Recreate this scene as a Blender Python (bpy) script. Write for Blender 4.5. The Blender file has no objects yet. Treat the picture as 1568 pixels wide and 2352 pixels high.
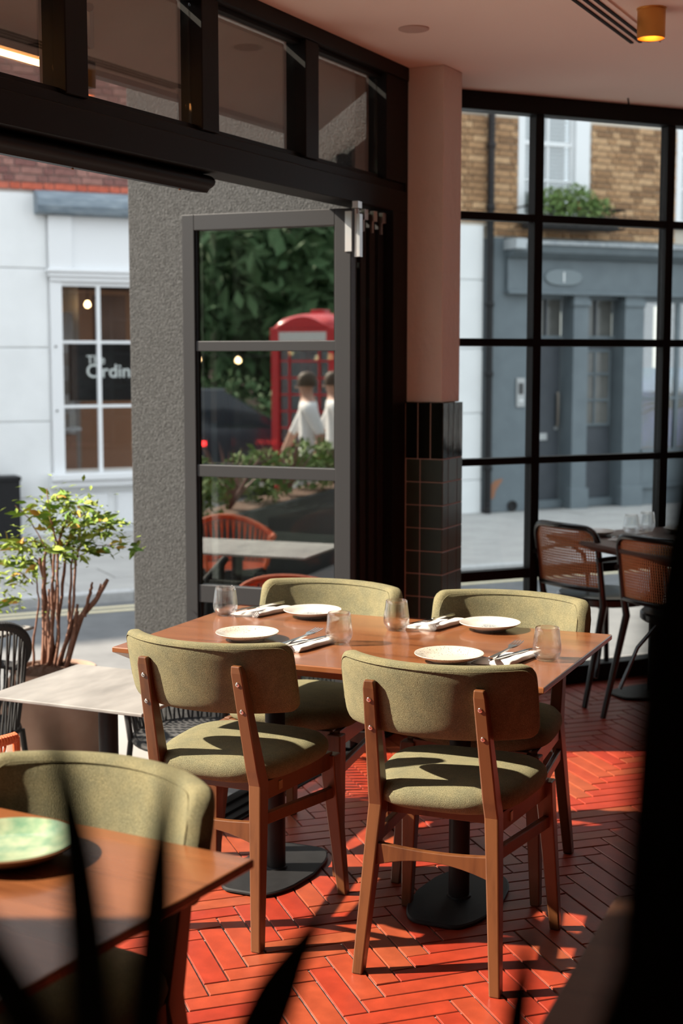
import bpy, math, random
from mathutils import Vector, Matrix, Quaternion
R = math.radians
scene = bpy.context.scene
C = scene.collection
random.seed(7)

# ------------------------------------------------------------------ camera
cam_d = bpy.data.cameras.new('camera')
cam = bpy.data.objects.new('camera', cam_d); C.objects.link(cam)
cam.location = (0, 0, 1.55)
cam.rotation_euler = (R(90 - 6.2), 0, 0)
cam_d.sensor_fit = 'VERTICAL'; cam_d.sensor_height = 36.0; cam_d.lens = 50.0
cam_d.clip_start = 0.02; cam_d.clip_end = 300
cam_d.dof.use_dof = True; cam_d.dof.focus_distance = 3.75; cam_d.dof.aperture_fstop = 3.5
scene.camera = cam
# ------------------------------------------------------------------ sky, sun, exposure
world = bpy.data.worlds.new('sky'); scene.world = world; world.use_nodes = True
wn_ = world.node_tree; wn_.nodes.clear()
w_out = wn_.nodes.new('ShaderNodeOutputWorld'); w_bg = wn_.nodes.new('ShaderNodeBackground')
w_bg.inputs[0].default_value = (0.86, 0.94, 1.0, 1); w_bg.inputs[1].default_value = 1.15
wn_.links.new(w_bg.outputs[0], w_out.inputs[0])
sun_d = bpy.data.lights.new('sun', 'SUN'); sun_d.energy = 9.2; sun_d.angle = R(0.9); sun_d.color = (1.0, 0.87, 0.70)
sun = bpy.data.objects.new('sun', sun_d); C.objects.link(sun); sun.location = (-8, 3, 9)
sun_to = Vector((-math.cos(R(37)), -0.02, math.sin(R(37))))
sun.rotation_euler = sun_to.to_track_quat('Z', 'Y').to_euler()
vs = scene.view_settings
vs.view_transform = 'Standard'; vs.look = 'None'; vs.exposure = 0.87; vs.gamma = 1.0; vs.use_curve_mapping = False

# ------------------------------------------------------------------ helpers
class MB:
    def __init__(s): s.v = []; s.f = []
    def add(s, vs_, fs):
        o = len(s.v); s.v += [tuple(p) for p in vs_]; s.f += [tuple(i + o for i in f) for f in fs]; return s
    def hexa(s, p):
        return s.add(p, [(3, 2, 1, 0), (4, 5, 6, 7), (0, 1, 5, 4), (1, 2, 6, 5), (2, 3, 7, 6), (3, 0, 4, 7)])
    def box(s, c, d, M=None):
        x, y, z = d[0] / 2, d[1] / 2, d[2] / 2
        p = [Vector(q) for q in ((-x, -y, -z), (x, -y, -z), (x, y, -z), (-x, y, -z), (-x, -y, z), (x, -y, z), (x, y, z), (-x, y, z))]
        if M is not None: p = [M @ q for q in p]
        return s.hexa([q + Vector(c) for q in p])
    def b(s, x0, x1, y0, y1, z0, z1):
        return s.box(((x0 + x1) / 2, (y0 + y1) / 2, (z0 + z1) / 2), (abs(x1 - x0), abs(y1 - y0), abs(z1 - z0)))
    def bevbox(s, x0, x1, y0, y1, z0, z1, e):      # box with bevelled top edges
        P = [(x0, y0, z0), (x1, y0, z0), (x1, y1, z0), (x0, y1, z0), (x0, y0, z1 - e), (x1, y0, z1 - e), (x1, y1, z1 - e), (x0, y1, z1 - e),
             (x0 + e, y0 + e, z1), (x1 - e, y0 + e, z1), (x1 - e, y1 - e, z1), (x0 + e, y1 - e, z1)]
        return s.add(P, [(3, 2, 1, 0), (0, 1, 5, 4), (1, 2, 6, 5), (2, 3, 7, 6), (3, 0, 4, 7), (4, 5, 9, 8), (5, 6, 10, 9), (6, 7, 11, 10), (7, 4, 8, 11), (8, 9, 10, 11)])
    def prism(s, poly, z0, z1):
        n = len(poly)
        vs_ = [(p[0], p[1], z0) for p in poly] + [(p[0], p[1], z1) for p in poly]
        fs = [tuple(range(n - 1, -1, -1)), tuple(range(n, 2 * n))] + [(i, (i + 1) % n, n + (i + 1) % n, n + i) for i in range(n)]
        return s.add(vs_, fs)
    def loft(s, rings, cap=True, wrap=False):
        n = len(rings[0]); m = len(rings)
        vs_ = [p for r in rings for p in r]; fs = []
        for j in range(m if wrap else m - 1):
            k = (j + 1) % m
            for i in range(n): fs.append((j * n + i, j * n + (i + 1) % n, k * n + (i + 1) % n, k * n + i))
        if cap and not wrap:
            fs.append(tuple(range(n - 1, -1, -1))); fs.append(tuple((m - 1) * n + i for i in range(n)))
        return s.add(vs_, fs)
    def strip(s, rows):                             # open grid
        n = len(rows[0]); vs_ = [p for r in rows for p in r]
        return s.add(vs_, [(j * n + i, j * n + i + 1, (j + 1) * n + i + 1, (j + 1) * n + i) for j in range(len(rows) - 1) for i in range(n - 1)])
    def lathe(s, prof, n=32, c=(0, 0, 0), M=None):
        rings = []
        for r, z in prof:
            ring = [Vector((r * math.cos(2 * math.pi * i / n), r * math.sin(2 * math.pi * i / n), z)) for i in range(n)]
            if M is not None: ring = [M @ p for p in ring]
            rings.append([p + Vector(c) for p in ring])
        return s.loft(rings, cap=True)
    def tube(s, pts, r, n=8, sx=1.0):
        pts = [Vector(p) for p in pts]; rr = r if isinstance(r, (list, tuple)) else [r] * len(pts)
        rings = []; up = None
        for i, p in enumerate(pts):
            t = (pts[min(i + 1, len(pts) - 1)] - pts[max(i - 1, 0)])
            if t.length < 1e-9: t = Vector((0, 0, 1))
            t.normalize()
            if up is None:
                up = Vector((0, 0, 1)) if abs(t.z) < .9 else Vector((1, 0, 0))
            a = (up - t * up.dot(t)); a.normalize(); up = a; bb = t.cross(a)
            rings.append([p + (a * math.cos(2 * math.pi * k / n) * rr[i] * sx + bb * math.sin(2 * math.pi * k / n) * rr[i]) for k in range(n)])
        return s.loft(rings)
    def build(s, name, m, parent=None, smooth=False, bevel=0, ang=40, seg=2):
        me = bpy.data.meshes.new(name); me.from_pydata(s.v, [], s.f); me.update()
        if smooth:
            me.polygons.foreach_set('use_smooth', [True] * len(me.polygons)); me.set_sharp_from_angle(angle=R(ang))
        return link(name, me, m, parent, bevel, seg)
def link(name, me, m, parent=None, bevel=0, seg=2):
    if m is not None and not me.materials: me.materials.append(m)
    o = bpy.data.objects.new(name, me); C.objects.link(o)
    if parent: o.parent = parent
    if bevel:
        b = o.modifiers.new('bevel', 'BEVEL'); b.width = bevel; b.segments = seg; b.limit_method = 'ANGLE'; b.angle_limit = R(35)
    return o
def tag(o, label=None, cat=None, group=None, kind=None):
    if label: o['label'] = label
    if cat: o['category'] = cat
    if group: o['group'] = group
    if kind: o['kind'] = kind
    return o
def thing(name, label, cat, loc=(0, 0, 0), rz=0, group=None, kind=None):
    o = bpy.data.objects.new(name, None); C.objects.link(o); o.empty_display_size = .1
    o.location = loc; o.rotation_euler = (0, 0, rz)
    return tag(o, label, cat, group, kind)
def dup(o, parent=None, loc=None, rz=None, label=None):
    c = o.copy(); C.objects.link(c); c.parent = parent
    for ch in list(o.children): dup(ch, c)
    if loc is not None: c.location = loc
    if rz is not None: c.rotation_euler = (0, 0, rz)
    if label: c['label'] = label
    return c
def beam(mb, p0, p1, w0, d0, w1=None, d1=None, xdir=(1, 0, 0)):   # rectangular bar between two points
    w1 = w0 if w1 is None else w1; d1 = d0 if d1 is None else d1
    p0, p1 = Vector(p0), Vector(p1); t = (p1 - p0).normalized()
    x = Vector(xdir); x = (x - t * x.dot(t)).normalized(); y = t.cross(x)
    q = lambda p, w, d: [p - x * w / 2 - y * d / 2, p + x * w / 2 - y * d / 2, p + x * w / 2 + y * d / 2, p - x * w / 2 + y * d / 2]
    return mb.hexa(q(p0, w0, d0) + q(p1, w1, d1))
def sq(a, e): return math.copysign(abs(a) ** e, a)

# ------------------------------------------------------------------ materials
MATS = {}
def nd(nt, t, **kw):
    n = nt.nodes.new(t)
    for k, v in kw.items(): setattr(n, k, v)
    return n
def base_mat(name):
    m = bpy.data.materials.new(name); m.use_nodes = True; nt = m.node_tree
    return m, nt, nt.nodes['Principled BSDF']
def ramp(nt, fac, stops):
    r = nd(nt, 'ShaderNodeValToRGB'); cr = r.color_ramp
    while len(cr.elements) < len(stops): cr.elements.new(.5)
    for e, (p, c) in zip(cr.elements, stops): e.position = p; e.color = (*c, 1)
    nt.links.new(fac, r.inputs[0]); return r.outputs[0]
def noise_fac(nt, scale, detail=3, stretch=(1, 1, 1), co='Object', rough=.55, dist=0):
    tc = nd(nt, 'ShaderNodeTexCoord'); mp = nd(nt, 'ShaderNodeMapping'); mp.inputs['Scale'].default_value = stretch
    nt.links.new(tc.outputs[co], mp.inputs[0]); n = nd(nt, 'ShaderNodeTexNoise')
    n.inputs['Scale'].default_value = scale; n.inputs['Detail'].default_value = detail; n.inputs['Roughness'].default_value = rough; n.inputs['Distortion'].default_value = dist
    nt.links.new(mp.outputs[0], n.inputs['Vector']); return n.outputs[0]
def bump(nt, bs, h, strength, dist):
    b = nd(nt, 'ShaderNodeBump'); b.inputs['Strength'].default_value = strength; b.inputs['Distance'].default_value = dist
    nt.links.new(h, b.inputs['Height']); nt.links.new(b.outputs[0], bs.inputs['Normal'])
def mat(name, col, rough=.5, metal=0, col2=None, scale=8, stretch=(1, 1, 1), bmp=None, coat=0, sheen=0, spec=.5, emit=None, detail=3):
    if name in MATS: return MATS[name]
    m, nt, bs = base_mat(name)
    bs.inputs['Base Color'].default_value = (*col, 1); bs.inputs['Roughness'].default_value = rough; bs.inputs['Metallic'].default_value = metal
    bs.inputs['Coat Weight'].default_value = coat; bs.inputs['Coat Roughness'].default_value = .12; bs.inputs['Sheen Weight'].default_value = sheen
    bs.inputs['Specular IOR Level'].default_value = spec
    if col2: nt.links.new(ramp(nt, noise_fac(nt, scale, detail, stretch), [(.3, col), (.7, col2)]), bs.inputs['Base Color'])
    if bmp: bump(nt, bs, noise_fac(nt, bmp[0], 4, bmp[3] if len(bmp) > 3 else (1, 1, 1)), bmp[1], bmp[2])
    if emit: bs.inputs['Emission Color'].default_value = (*emit[0], 1); bs.inputs['Emission Strength'].default_value = emit[1]
    MATS[name] = m; return m
def wood(name, stretch, light, dark, rough=.32, coat=.25):
    m, nt, bs = base_mat(name)
    f1 = noise_fac(nt, 9, 4, stretch, dist=.6); f2 = noise_fac(nt, 60, 3, stretch)
    mx = nd(nt, 'ShaderNodeMath', operation='MULTIPLY_ADD'); mx.inputs[1].default_value = .35
    nt.links.new(f2, mx.inputs[0]); nt.links.new(f1, mx.inputs[2])
    nt.links.new(ramp(nt, mx.outputs[0], [(.46, dark), (.66, light), (.92, tuple(min(1, c * 1.18) for c in light))]), bs.inputs['Base Color'])
    bs.inputs['Roughness'].default_value = rough; bs.inputs['Coat Weight'].default_value = coat; bs.inputs['Coat Roughness'].default_value = .1
    bump(nt, bs, f2, .06, .002); return m
W_L, W_D = (.34, .090, .030), (.17, .040, .014)
WOOD_Z = wood('chair wood', (1, 1, .09), (.116, .041, .0130), (.052, .0165, .0054), .40, .12)
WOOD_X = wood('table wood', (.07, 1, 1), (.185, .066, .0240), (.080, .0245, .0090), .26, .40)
WOOD_P = wood('shade darkened table wood', (.07, 1, 1), (.0910, .0385, .0210), (.0490, .0189, .0105), .5, .0)  # darker copy of the table wood, shade put into its colour
def fabric():
    m, nt, bs = base_mat('olive fabric')
    f1 = noise_fac(nt, 720, 2); f2 = noise_fac(nt, 22, 2); f3 = noise_fac(nt, 620, 2)
    c1 = ramp(nt, f1, [(.33, (.085, .078, .044)), (.52, (.172, .157, .095)), (.66, (.235, .210, .125)), (.76, (.42, .35, .17))])
    c2 = ramp(nt, f2, [(.35, (.80, .84, .86)), (.65, (1, 1, .96))])
    mx = nd(nt, 'ShaderNodeMix', data_type='RGBA', blend_type='MULTIPLY'); mx.inputs[0].default_value = 1
    nt.links.new(c1, mx.inputs[6]); nt.links.new(c2, mx.inputs[7]); nt.links.new(mx.outputs[2], bs.inputs['Base Color'])
    bs.inputs['Roughness'].default_value = .95; bs.inputs['Sheen Weight'].default_value = .12; bs.inputs['Sheen Tint'].default_value = (.9, .85, .5, 1)
    bs.inputs['Specular IOR Level'].default_value = .1
    bump(nt, bs, f3, .8, .0022); return m
FABRIC = fabric()
def tile_mat(name, island):
    m, nt, bs = base_mat(name)
    if island: rnd = nd(nt, 'ShaderNodeNewGeometry').outputs['Random Per Island']
    else: rnd = nd(nt, 'ShaderNodeObjectInfo').outputs['Random']
    c1 = ramp(nt, rnd, [(0, (.2516, .0231, .0095)), (.45, (.2856, .0313, .0122)), (.72, (.2788, .0408, .0150)), (1, (.2584, .0558, .0204))])
    c2 = ramp(nt, noise_fac(nt, 16, 4, co='Generated' if False else 'Object'), [(.3, (.74, .72, .72)), (.7, (1.06, 1.08, 1.1))])
    mx = nd(nt, 'ShaderNodeMix', data_type='RGBA', blend_type='MULTIPLY'); mx.inputs[0].default_value = 1
    nt.links.new(c1, mx.inputs[6]); nt.links.new(c2, mx.inputs[7]); nt.links.new(mx.outputs[2], bs.inputs['Base Color'])
    bs.inputs['Roughness'].default_value = .42
    bump(nt, bs, noise_fac(nt, 180, 4), .12, .002); return m
TILE = tile_mat('terracotta tile', False); TILE_S = tile_mat('terracotta tile far', True)
def brick_mat(name, a, b, c):
    m, nt, bs = base_mat(name)
    c1 = ramp(nt, nd(nt, 'ShaderNodeObjectInfo').outputs['Random'], [(0, a), (.5, b), (1, c)])
    c2 = ramp(nt, noise_fac(nt, 25, 4), [(.3, (.75, .75, .75)), (.7, (1.1, 1.1, 1.1))])
    mx = nd(nt, 'ShaderNodeMix', data_type='RGBA', blend_type='MULTIPLY'); mx.inputs[0].default_value = 1
    nt.links.new(c1, mx.inputs[6]); nt.links.new(c2, mx.inputs[7]); nt.links.new(mx.outputs[2], bs.inputs['Base Color'])
    bs.inputs['Roughness'].default_value = .9; bump(nt, bs, noise_fac(nt, 90, 3), .3, .006); return m
BRICK_Y = brick_mat('london stock brick', (.22, .12, .058), (.40, .225, .11), (.54, .34, .185))
BRICK_P = brick_mat('purple brown brick', (.20, .085, .075), (.26, .12, .10), (.34, .17, .14))
BRICK_R = brick_mat('red brick', (.48, .10, .055), (.55, .13, .075), (.50, .14, .09))
def glass_pane(name, tint, k, base):
    m, nt, bs = base_mat(name); nt.nodes.remove(bs); out = nt.nodes['Material Output']
    tr = nd(nt, 'ShaderNodeBsdfTransparent'); tr.inputs[0].default_value = (*tint, 1)
    gl = nd(nt, 'ShaderNodeBsdfGlossy'); gl.inputs['Roughness'].default_value = 0.0; gl.inputs[0].default_value = (1, 1, 1, 1)
    lw_ = nd(nt, 'ShaderNodeLayerWeight'); lw_.inputs[0].default_value = .5
    fr = nd(nt, 'ShaderNodeMath', operation='POWER'); fr.inputs[1].default_value = 4.0; nt.links.new(lw_.outputs['Facing'], fr.inputs[0])
    ma = nd(nt, 'ShaderNodeMath', operation='MULTIPLY_ADD', use_clamp=True); ma.inputs[1].default_value = k; ma.inputs[2].default_value = base
    nt.links.new(fr.outputs[0], ma.inputs[0]); mx = nd(nt, 'ShaderNodeMixShader')
    nt.links.new(ma.outputs[0], mx.inputs[0]); nt.links.new(tr.outputs[0], mx.inputs[1]); nt.links.new(gl.outputs[0], mx.inputs[2])
    nt.links.new(mx.outputs[0], out.inputs[0]); return m
GLASS_DOOR = glass_pane('coated door glass', (.62, .66, .64), .8, .32)
GLASS_TRANS = glass_pane('transom glass', (.80, .80, .79), .5, .12)
GLASS_WIN = glass_pane('clear window glass', (.96, .975, .975), .5, .02)
GLASS_SHOP = glass_pane('shop window glass', (.9, .92, .93), .6, .13)
def drink_glass():
    m, nt, bs = base_mat('drinking glass'); nt.nodes.remove(bs); out = nt.nodes['Material Output']
    tr = nd(nt, 'ShaderNodeBsdfTransparent'); tr.inputs[0].default_value = (.985, .99, .99, 1)
    gl = nd(nt, 'ShaderNodeBsdfGlossy'); gl.inputs['Roughness'].default_value = 0.0; gl.inputs[0].default_value = (1, 1, 1, 1)
    rf = nd(nt, 'ShaderNodeBsdfGlass'); rf.inputs['IOR'].default_value = 1.3; rf.inputs['Roughness'].default_value = 0
    lw_ = nd(nt, 'ShaderNodeLayerWeight'); lw_.inputs[0].default_value = .5
    pw = nd(nt, 'ShaderNodeMath', operation='POWER'); pw.inputs[1].default_value = 2.6; nt.links.new(lw_.outputs['Facing'], pw.inputs[0])
    fr_ = nd(nt, 'ShaderNodeMath', operation='MULTIPLY_ADD'); fr_.inputs[1].default_value = 1.0; fr_.inputs[2].default_value = .055; nt.links.new(pw.outputs[0], fr_.inputs[0])
    mx = nd(nt, 'ShaderNodeMixShader'); nt.links.new(fr_.outputs[0], mx.inputs[0]); nt.links.new(tr.outputs[0], mx.inputs[1]); nt.links.new(gl.outputs[0], mx.inputs[2])
    m2 = nd(nt, 'ShaderNodeMixShader'); m2.inputs[0].default_value = .32; nt.links.new(mx.outputs[0], m2.inputs[1]); nt.links.new(rf.outputs[0], m2.inputs[2])
    nt.links.new(m2.outputs[0], out.inputs[0]); return m
DRINK = drink_glass()
def speckle(name, base, ring, spot):
    m, nt, bs = base_mat(name)
    tc = nd(nt, 'ShaderNodeTexCoord'); ln = nd(nt, 'ShaderNodeVectorMath', operation='LENGTH'); nt.links.new(tc.outputs['Object'], ln.inputs[0])
    n1 = noise_fac(nt, 260, 2); n2 = noise_fac(nt, 26, 3)
    rr = nd(nt, 'ShaderNodeMath', operation='MULTIPLY_ADD'); rr.inputs[1].default_value = 9.0; nt.links.new(ln.outputs['Value'], rr.inputs[0])
    nt.links.new(n2, rr.inputs[2])
    rg = ramp(nt, rr.outputs[0], ring)
    sp = nd(nt, 'ShaderNodeMath', operation='MULTIPLY_ADD'); sp.inputs[1].default_value = .25; nt.links.new(rg, sp.inputs[0]); nt.links.new(n1, sp.inputs[2])
    f = ramp(nt, sp.outputs[0], [(.69, (0, 0, 0)), (.74, (1, 1, 1))])
    mx = nd(nt, 'ShaderNodeMix', data_type='RGBA'); nt.links.new(f, mx.inputs[0]); mx.inputs[6].default_value = (*base, 1); mx.inputs[7].default_value = (*spot, 1)
    nt.links.new(mx.outputs[2], bs.inputs['Base Color']); bs.inputs['Roughness'].default_value = .18
    return m
PLATE_A = speckle('cream speckled glaze', (.50, .46, .39), [(.85, (0, 0, 0)), (1.05, (.30, .30, .30))], (.06, .045, .03))
PLATE_B = speckle('blue centred glaze', (.55, .505, .46), [(.78, (1, 1, 1)), (1.0, (.05, .05, .05))], (.13, .19, .235))
BLACK = mat('black painted steel', (.006, .006, .0065), .5, spec=.22)
BLACKP = mat('black powder coat', (.009, .009, .010), .55, col2=(.013, .013, .014), scale=30, spec=.3)
GREYAL = mat('grey aluminium frame', (.034, .0345, .0375), .42, metal=.35)
STEEL = mat('polished steel', (.62, .62, .62), .18, metal=1)
ALU = mat('bright aluminium', (.72, .72, .72), .35, metal=.9)
CEIL = mat('ceiling paint', (.93, .83, .76), .9, bmp=(6, .05, .01))
PLASTER = mat('rough pink plaster', (.84, .72, .65), .85, bmp=(34, .55, .010, (1, 1, .6)))
RENDER = mat('grey roughcast render', (.0195, .0205, .0215), .95, col2=(.068, .0705, .0735), scale=125, detail=2, bmp=(120, 1.0, .009))
GREEN_T = mat('dark green satin tile', (.034, .058, .046), .35, col2=(.044, .070, .055), scale=14)
BLACK_T = mat('glossy bottle green tile', (.004, .007, .006), .10, col2=(.010, .016, .012), scale=12, stretch=(1, 1, .15), bmp=(40, .25, .004, (1, 1, .2)))
GROUT_P = mat('pinkish grout', (.55, .42, .36), .9)
GROUT_D = mat('dark floor grout', (.085, .07, .065), .9, col2=(.22, .19, .175), scale=40)
DARKWALL = mat('dark brown wall paint', (.035, .026, .020), .8)
LINEN = mat('white linen', (.6400, .6160, .5920), .9, bmp=(900, .15, .001))

# ================================================================== SETTING
G = -0.27                                   # pavement level outside (a step below the room)
LW = Vector((-2.156, 1.074, 0)); LWA = R(63.5)          # left (folding door) wall frame: x along the wall, y outwards
def lw(s, o, z=0): return Vector((LW.x + s * math.cos(LWA) - o * math.sin(LWA), LW.y + s * math.sin(LWA) + o * math.cos(LWA), z))
WDA = R(24.8); WN = Vector((-math.sin(WDA), math.cos(WDA), 0)); WD = Vector((math.cos(WDA), math.sin(WDA), 0))
def fr(s, off, z=0): p = WD * s + WN * off; return Vector((p.x, p.y, z))
WOFF, FOFF = 5.62, 14.4
pA, pB, pC, pD = lw(-4, 0), lw(5.98, 0), fr(7.5, WOFF), Vector((5.5, -2.5, 0))
ROOM = [(p.x, p.y) for p in (pA, pD, pC, pB)]

# ---- floor with herringbone tiles
floor = MB().prism(ROOM, -.20, -.005).build('floor', GROUT_D); tag(floor, 'terracotta herringbone tiled restaurant floor', kind='structure')
def clip_poly(poly, halfs):
    for a, b, c in halfs:                   # keep a*x+b*y >= c
        out = []
        for i in range(len(poly)):
            p, q = poly[i], poly[(i + 1) % len(poly)]; dp, dq = a * p[0] + b * p[1] - c, a * q[0] + b * q[1] - c
            if dp >= 0: out.append(p)
            if dp * dq < 0: t = dp / (dp - dq); out.append((p[0] + (q[0] - p[0]) * t, p[1] + (q[1] - p[1]) * t))
        poly = out
        if len(poly) < 3: return []
    return poly
nin = Vector((math.sin(LWA), -math.cos(LWA)))
HALFS = [(nin.x, nin.y, nin.x * LW.x + nin.y * LW.y + .035), (-WN.x, -WN.y, -(WOFF - .03))]
TL, TW, J = .273, .0660, .0058
tang = R(18.7); tu = Vector((math.cos(tang), math.sin(tang))); tv = Vector((-tu.y, tu.x)); t0 = Vector((-.302, 3.473)) - tv * TW
def tile_rects():
    for i in range(-110, 111):
        for j in range(-30, 31):
            ox, oy = -TW * i - TL * j, -TW * i + TL * j
            for (x0, x1, y0, y1, v) in ((-TL, 0, 0, TW, 0), (-TL - TW, -TL, 0, TL, 1)):
                yield x0 + ox + TL, x1 + ox + TL, y0 + oy, y1 + oy, v
def inview(p, m=1.06):
    dep = p.y * .99415 + 1.55 * .108
    if dep < .4: return None
    u = p.x / dep; v = (-p.y * .108 + 1.55 * .99415) / dep
    return dep if abs(u) < .24 * m and v < .36 * m else None
full, cut = [], []
for x0, x1, y0, y1, v in tile_rects():
    cxy = t0 + tu * ((x0 + x1) / 2) + tv * ((y0 + y1) / 2)
    if not (-3.6 < cxy.x < 4.6 and -2.3 < cxy.y < 8.2): continue
    pl = [t0 + tu * a + tv * b for a, b in ((x0 + J / 2, y0 + J / 2), (x1 - J / 2, y0 + J / 2), (x1 - J / 2, y1 - J / 2), (x0 + J / 2, y1 - J / 2))]
    ins = [all(a * p.x + b * p.y >= c for a, b, c in HALFS) for p in pl]
    if not any(ins): continue
    d = inview(cxy)
    (full if all(ins) else cut).append((d if d else 90 + cxy.length, cxy, v, pl))
full.sort(key=lambda t: t[0])
tm = bpy.data.meshes.new('tile'); _b = MB().bevbox(-(TL - J) / 2, (TL - J) / 2, -(TW - J) / 2, (TW - J) / 2, -.006, 0, .0012)
tm.from_pydata(_b.v, [], _b.f); tm.materials.append(TILE)
for d, c_, v, pl in full[:285]:
    o = bpy.data.objects.new('tile', tm); C.objects.link(o); o.parent = floor
    o.location = (c_.x, c_.y, random.uniform(-.0007, .0007)); o.rotation_euler = (random.uniform(-.003, .003), random.uniform(-.003, .003), tang + (math.pi / 2 if v else 0) + (math.pi if random.random() < .5 else 0))
mb = MB()
for d, c_, v, pl in full[285:] + cut:
    q = clip_poly([(p.x, p.y) for p in pl], HALFS)
    if len(q) > 2: mb.prism(q, -.006, random.uniform(-.0007, .0005))
o = mb.build('tile', TILE_S, floor); tag(o, kind='stuff')

# ---- ceiling and solid walls
ceiling = MB().prism([(p[0] * 1.0, p[1]) for p in ROOM], 2.72, 2.9).build('ceiling', CEIL); tag(ceiling, 'pale pink painted ceiling', kind='structure')
def wallbox(name, p, q, z0, z1, th, m, label):
    d = (q - p); ln = d.length; a = math.atan2(d.y, d.x)
    o = MB().b(0, ln, 0, th, z0, z1).build(name, m); o.location = (p.x, p.y, 0); o.rotation_euler = (0, 0, a)
    return tag(o, label, kind='structure')
wallbox('wall_back', pD, pA, -.2, 2.9, .2, DARKWALL, 'dark back wall behind the viewer')
wallbox('wall_right', pC, pD, -.2, 2.9, .2, DARKWALL, 'dark right hand wall of the dining room')
S0 = .9                                     # near end of the door opening, out of view, moved in to cut sky fill
wall_left = MB().b(-4, S0, .0, .2, G, 2.9).build('wall_left', DARKWALL); wall_left.location = LW; wall_left.rotation_euler = (0, 0, LWA)
tag(wall_left, 'solid stretch of the left wall beyond the folding doors', kind='structure')
wc = MB().b(5.44, 5.98, 0, .06, G, 2.9).build('wall_corner', DARKWALL); wc.location = LW; wc.rotation_euler = (0, 0, LWA); tag(wc, 'dark narrow wall behind the corner column', kind='structure')
uw = MB().b(S0, 5.44, .0, .16, 2.722, 5.2).build('wall_upper', RENDER); uw.location = LW; uw.rotation_euler = (0, 0, LWA); tag(uw, 'rendered outside wall above the transom windows', kind='structure')
pier = MB().b(5.46, 5.80, .0, 1.40, G, 5.2).build('wall_pier', RENDER, bevel=.006); pier.location = LW; pier.rotation_euler = (0, 0, LWA)
tag(pier, 'grey roughcast rendered wall outside behind the open glass door', kind='structure')

# ---- corner column: plaster above, tiles below
col = thing('wall_column', 'pink plastered corner column clad in dark green tiles below', None, LW, LWA, kind='structure')
MB().b(5.437, 5.63, -.16, .0, 1.365, 2.72).build('plaster_shaft', PLASTER, col, bevel=.004)
MB().b(5.4285, 5.643, -.1685, .0, 0, 1.362).build('tile_backing', GROUT_P, col)
jt = .0035
def ctile(name, x0, x1, z0, z1, face, m):
    if face == 'A': MB().b(5.4268, 5.4365, x0 + jt / 2, x1 - jt / 2, z0 + jt / 2, z1 - jt / 2).build(name, m, col, bevel=.0015, seg=1)
    else: MB().b(x0 + jt / 2, x1 - jt / 2, -.1702, -.1605, z0 + jt / 2, z1 - jt / 2).build(name, m, col, bevel=.0015, seg=1)
for k in range(3): ctile('tall_tile', -.170 + k * .0567, -.170 + (k + 1) * .0567, 1.131, 1.365, 'A', BLACK_T)
for a, b in ((5.427, 5.484), (5.484, 5.541), (5.541, 5.598), (5.598, 5.645)): ctile('tall_tile', a, b, 1.131, 1.365, 'B', BLACK_T)
for r in range(12):
    z1 = 1.131 - r * .0965; z0 = max(z1 - .0965, .0)
    if z1 <= .01: break
    for a, b in ((-.170, -.068), (-.068, -.003)): ctile('green_tile', a, b, z0, z1, 'A', GREEN_T)
    for a, b in ((5.427, 5.487), (5.487, 5.585), (5.585, 5.645)): ctile('green_tile', a, b, z0, z1, 'B', GREEN_T)

# ---- transom windows and beam over the folding doors
tr = thing('window_2', 'row of dark framed transom windows above the open folding doors', None, LW, LWA, kind='structure')
MB().b(S0, 5.44, -.005, .10, 2.665, 2.72).build('head_rail', BLACK, tr, bevel=.003)
MB().b(S0, 5.44, .0, .12, 2.138, 2.225).build('lintel_beam', BLACK, tr, bevel=.003)
MB().b(S0, 5.44, .012, .10, 2.225, 2.257).build('transom_sill', BLACK, tr, bevel=.003)
ends = [5.33 - .683 * k for k in range(10)]
ends = [5.43] + [4.651 - .6865 * k for k in range(9)]
for k, e in enumerate(ends):
    w_ = .20 if k == 0 else .10
    if e - w_ < S0: break
    mm = MB().b(e - w_, e, .0, .09, 2.257, 2.665).build('mullion', BLACK, tr, bevel=.003)
    e2 = ends[k + 1] if k + 1 < len(ends) else S0
    MB().b(max(e2, S0), e - w_, .040, .048, 2.25, 2.67).build('pane', GLASS_TRANS, tr)
    for z0, z1 in ((2.257, 2.272), (2.650, 2.665)): MB().b(max(e2, S0), e - w_, .025, .060, z0, z1).build('glazing_bead', BLACK, tr)
MB().b(5.30, 5.44, .0, .12, 0, 2.138).build('door_jamb', BLACK, tr)
MB().b(S0 - .05, S0 + .02, .0, .12, G, 2.72).build('door_jamb', BLACK, tr)
# ---- threshold track
th = thing('trim_1', 'black metal sliding track set into the doorway threshold', None, LW, LWA, kind='structure')
MB().b(S0, 5.3, -.03, .14, -.06, .004).build('track_bed', BLACKP, th)
for y in (-.02, .03, .085): MB().b(S0, 5.3, y, y + .014, .004, .014).build('rail', BLACK, th)
MB().b(S0, 5.44, -.03, .16, G, -.06).build('step_riser', mat('concrete step', (.22, .21, .2), .9, col2=(.30, .29, .28)), th)

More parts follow.
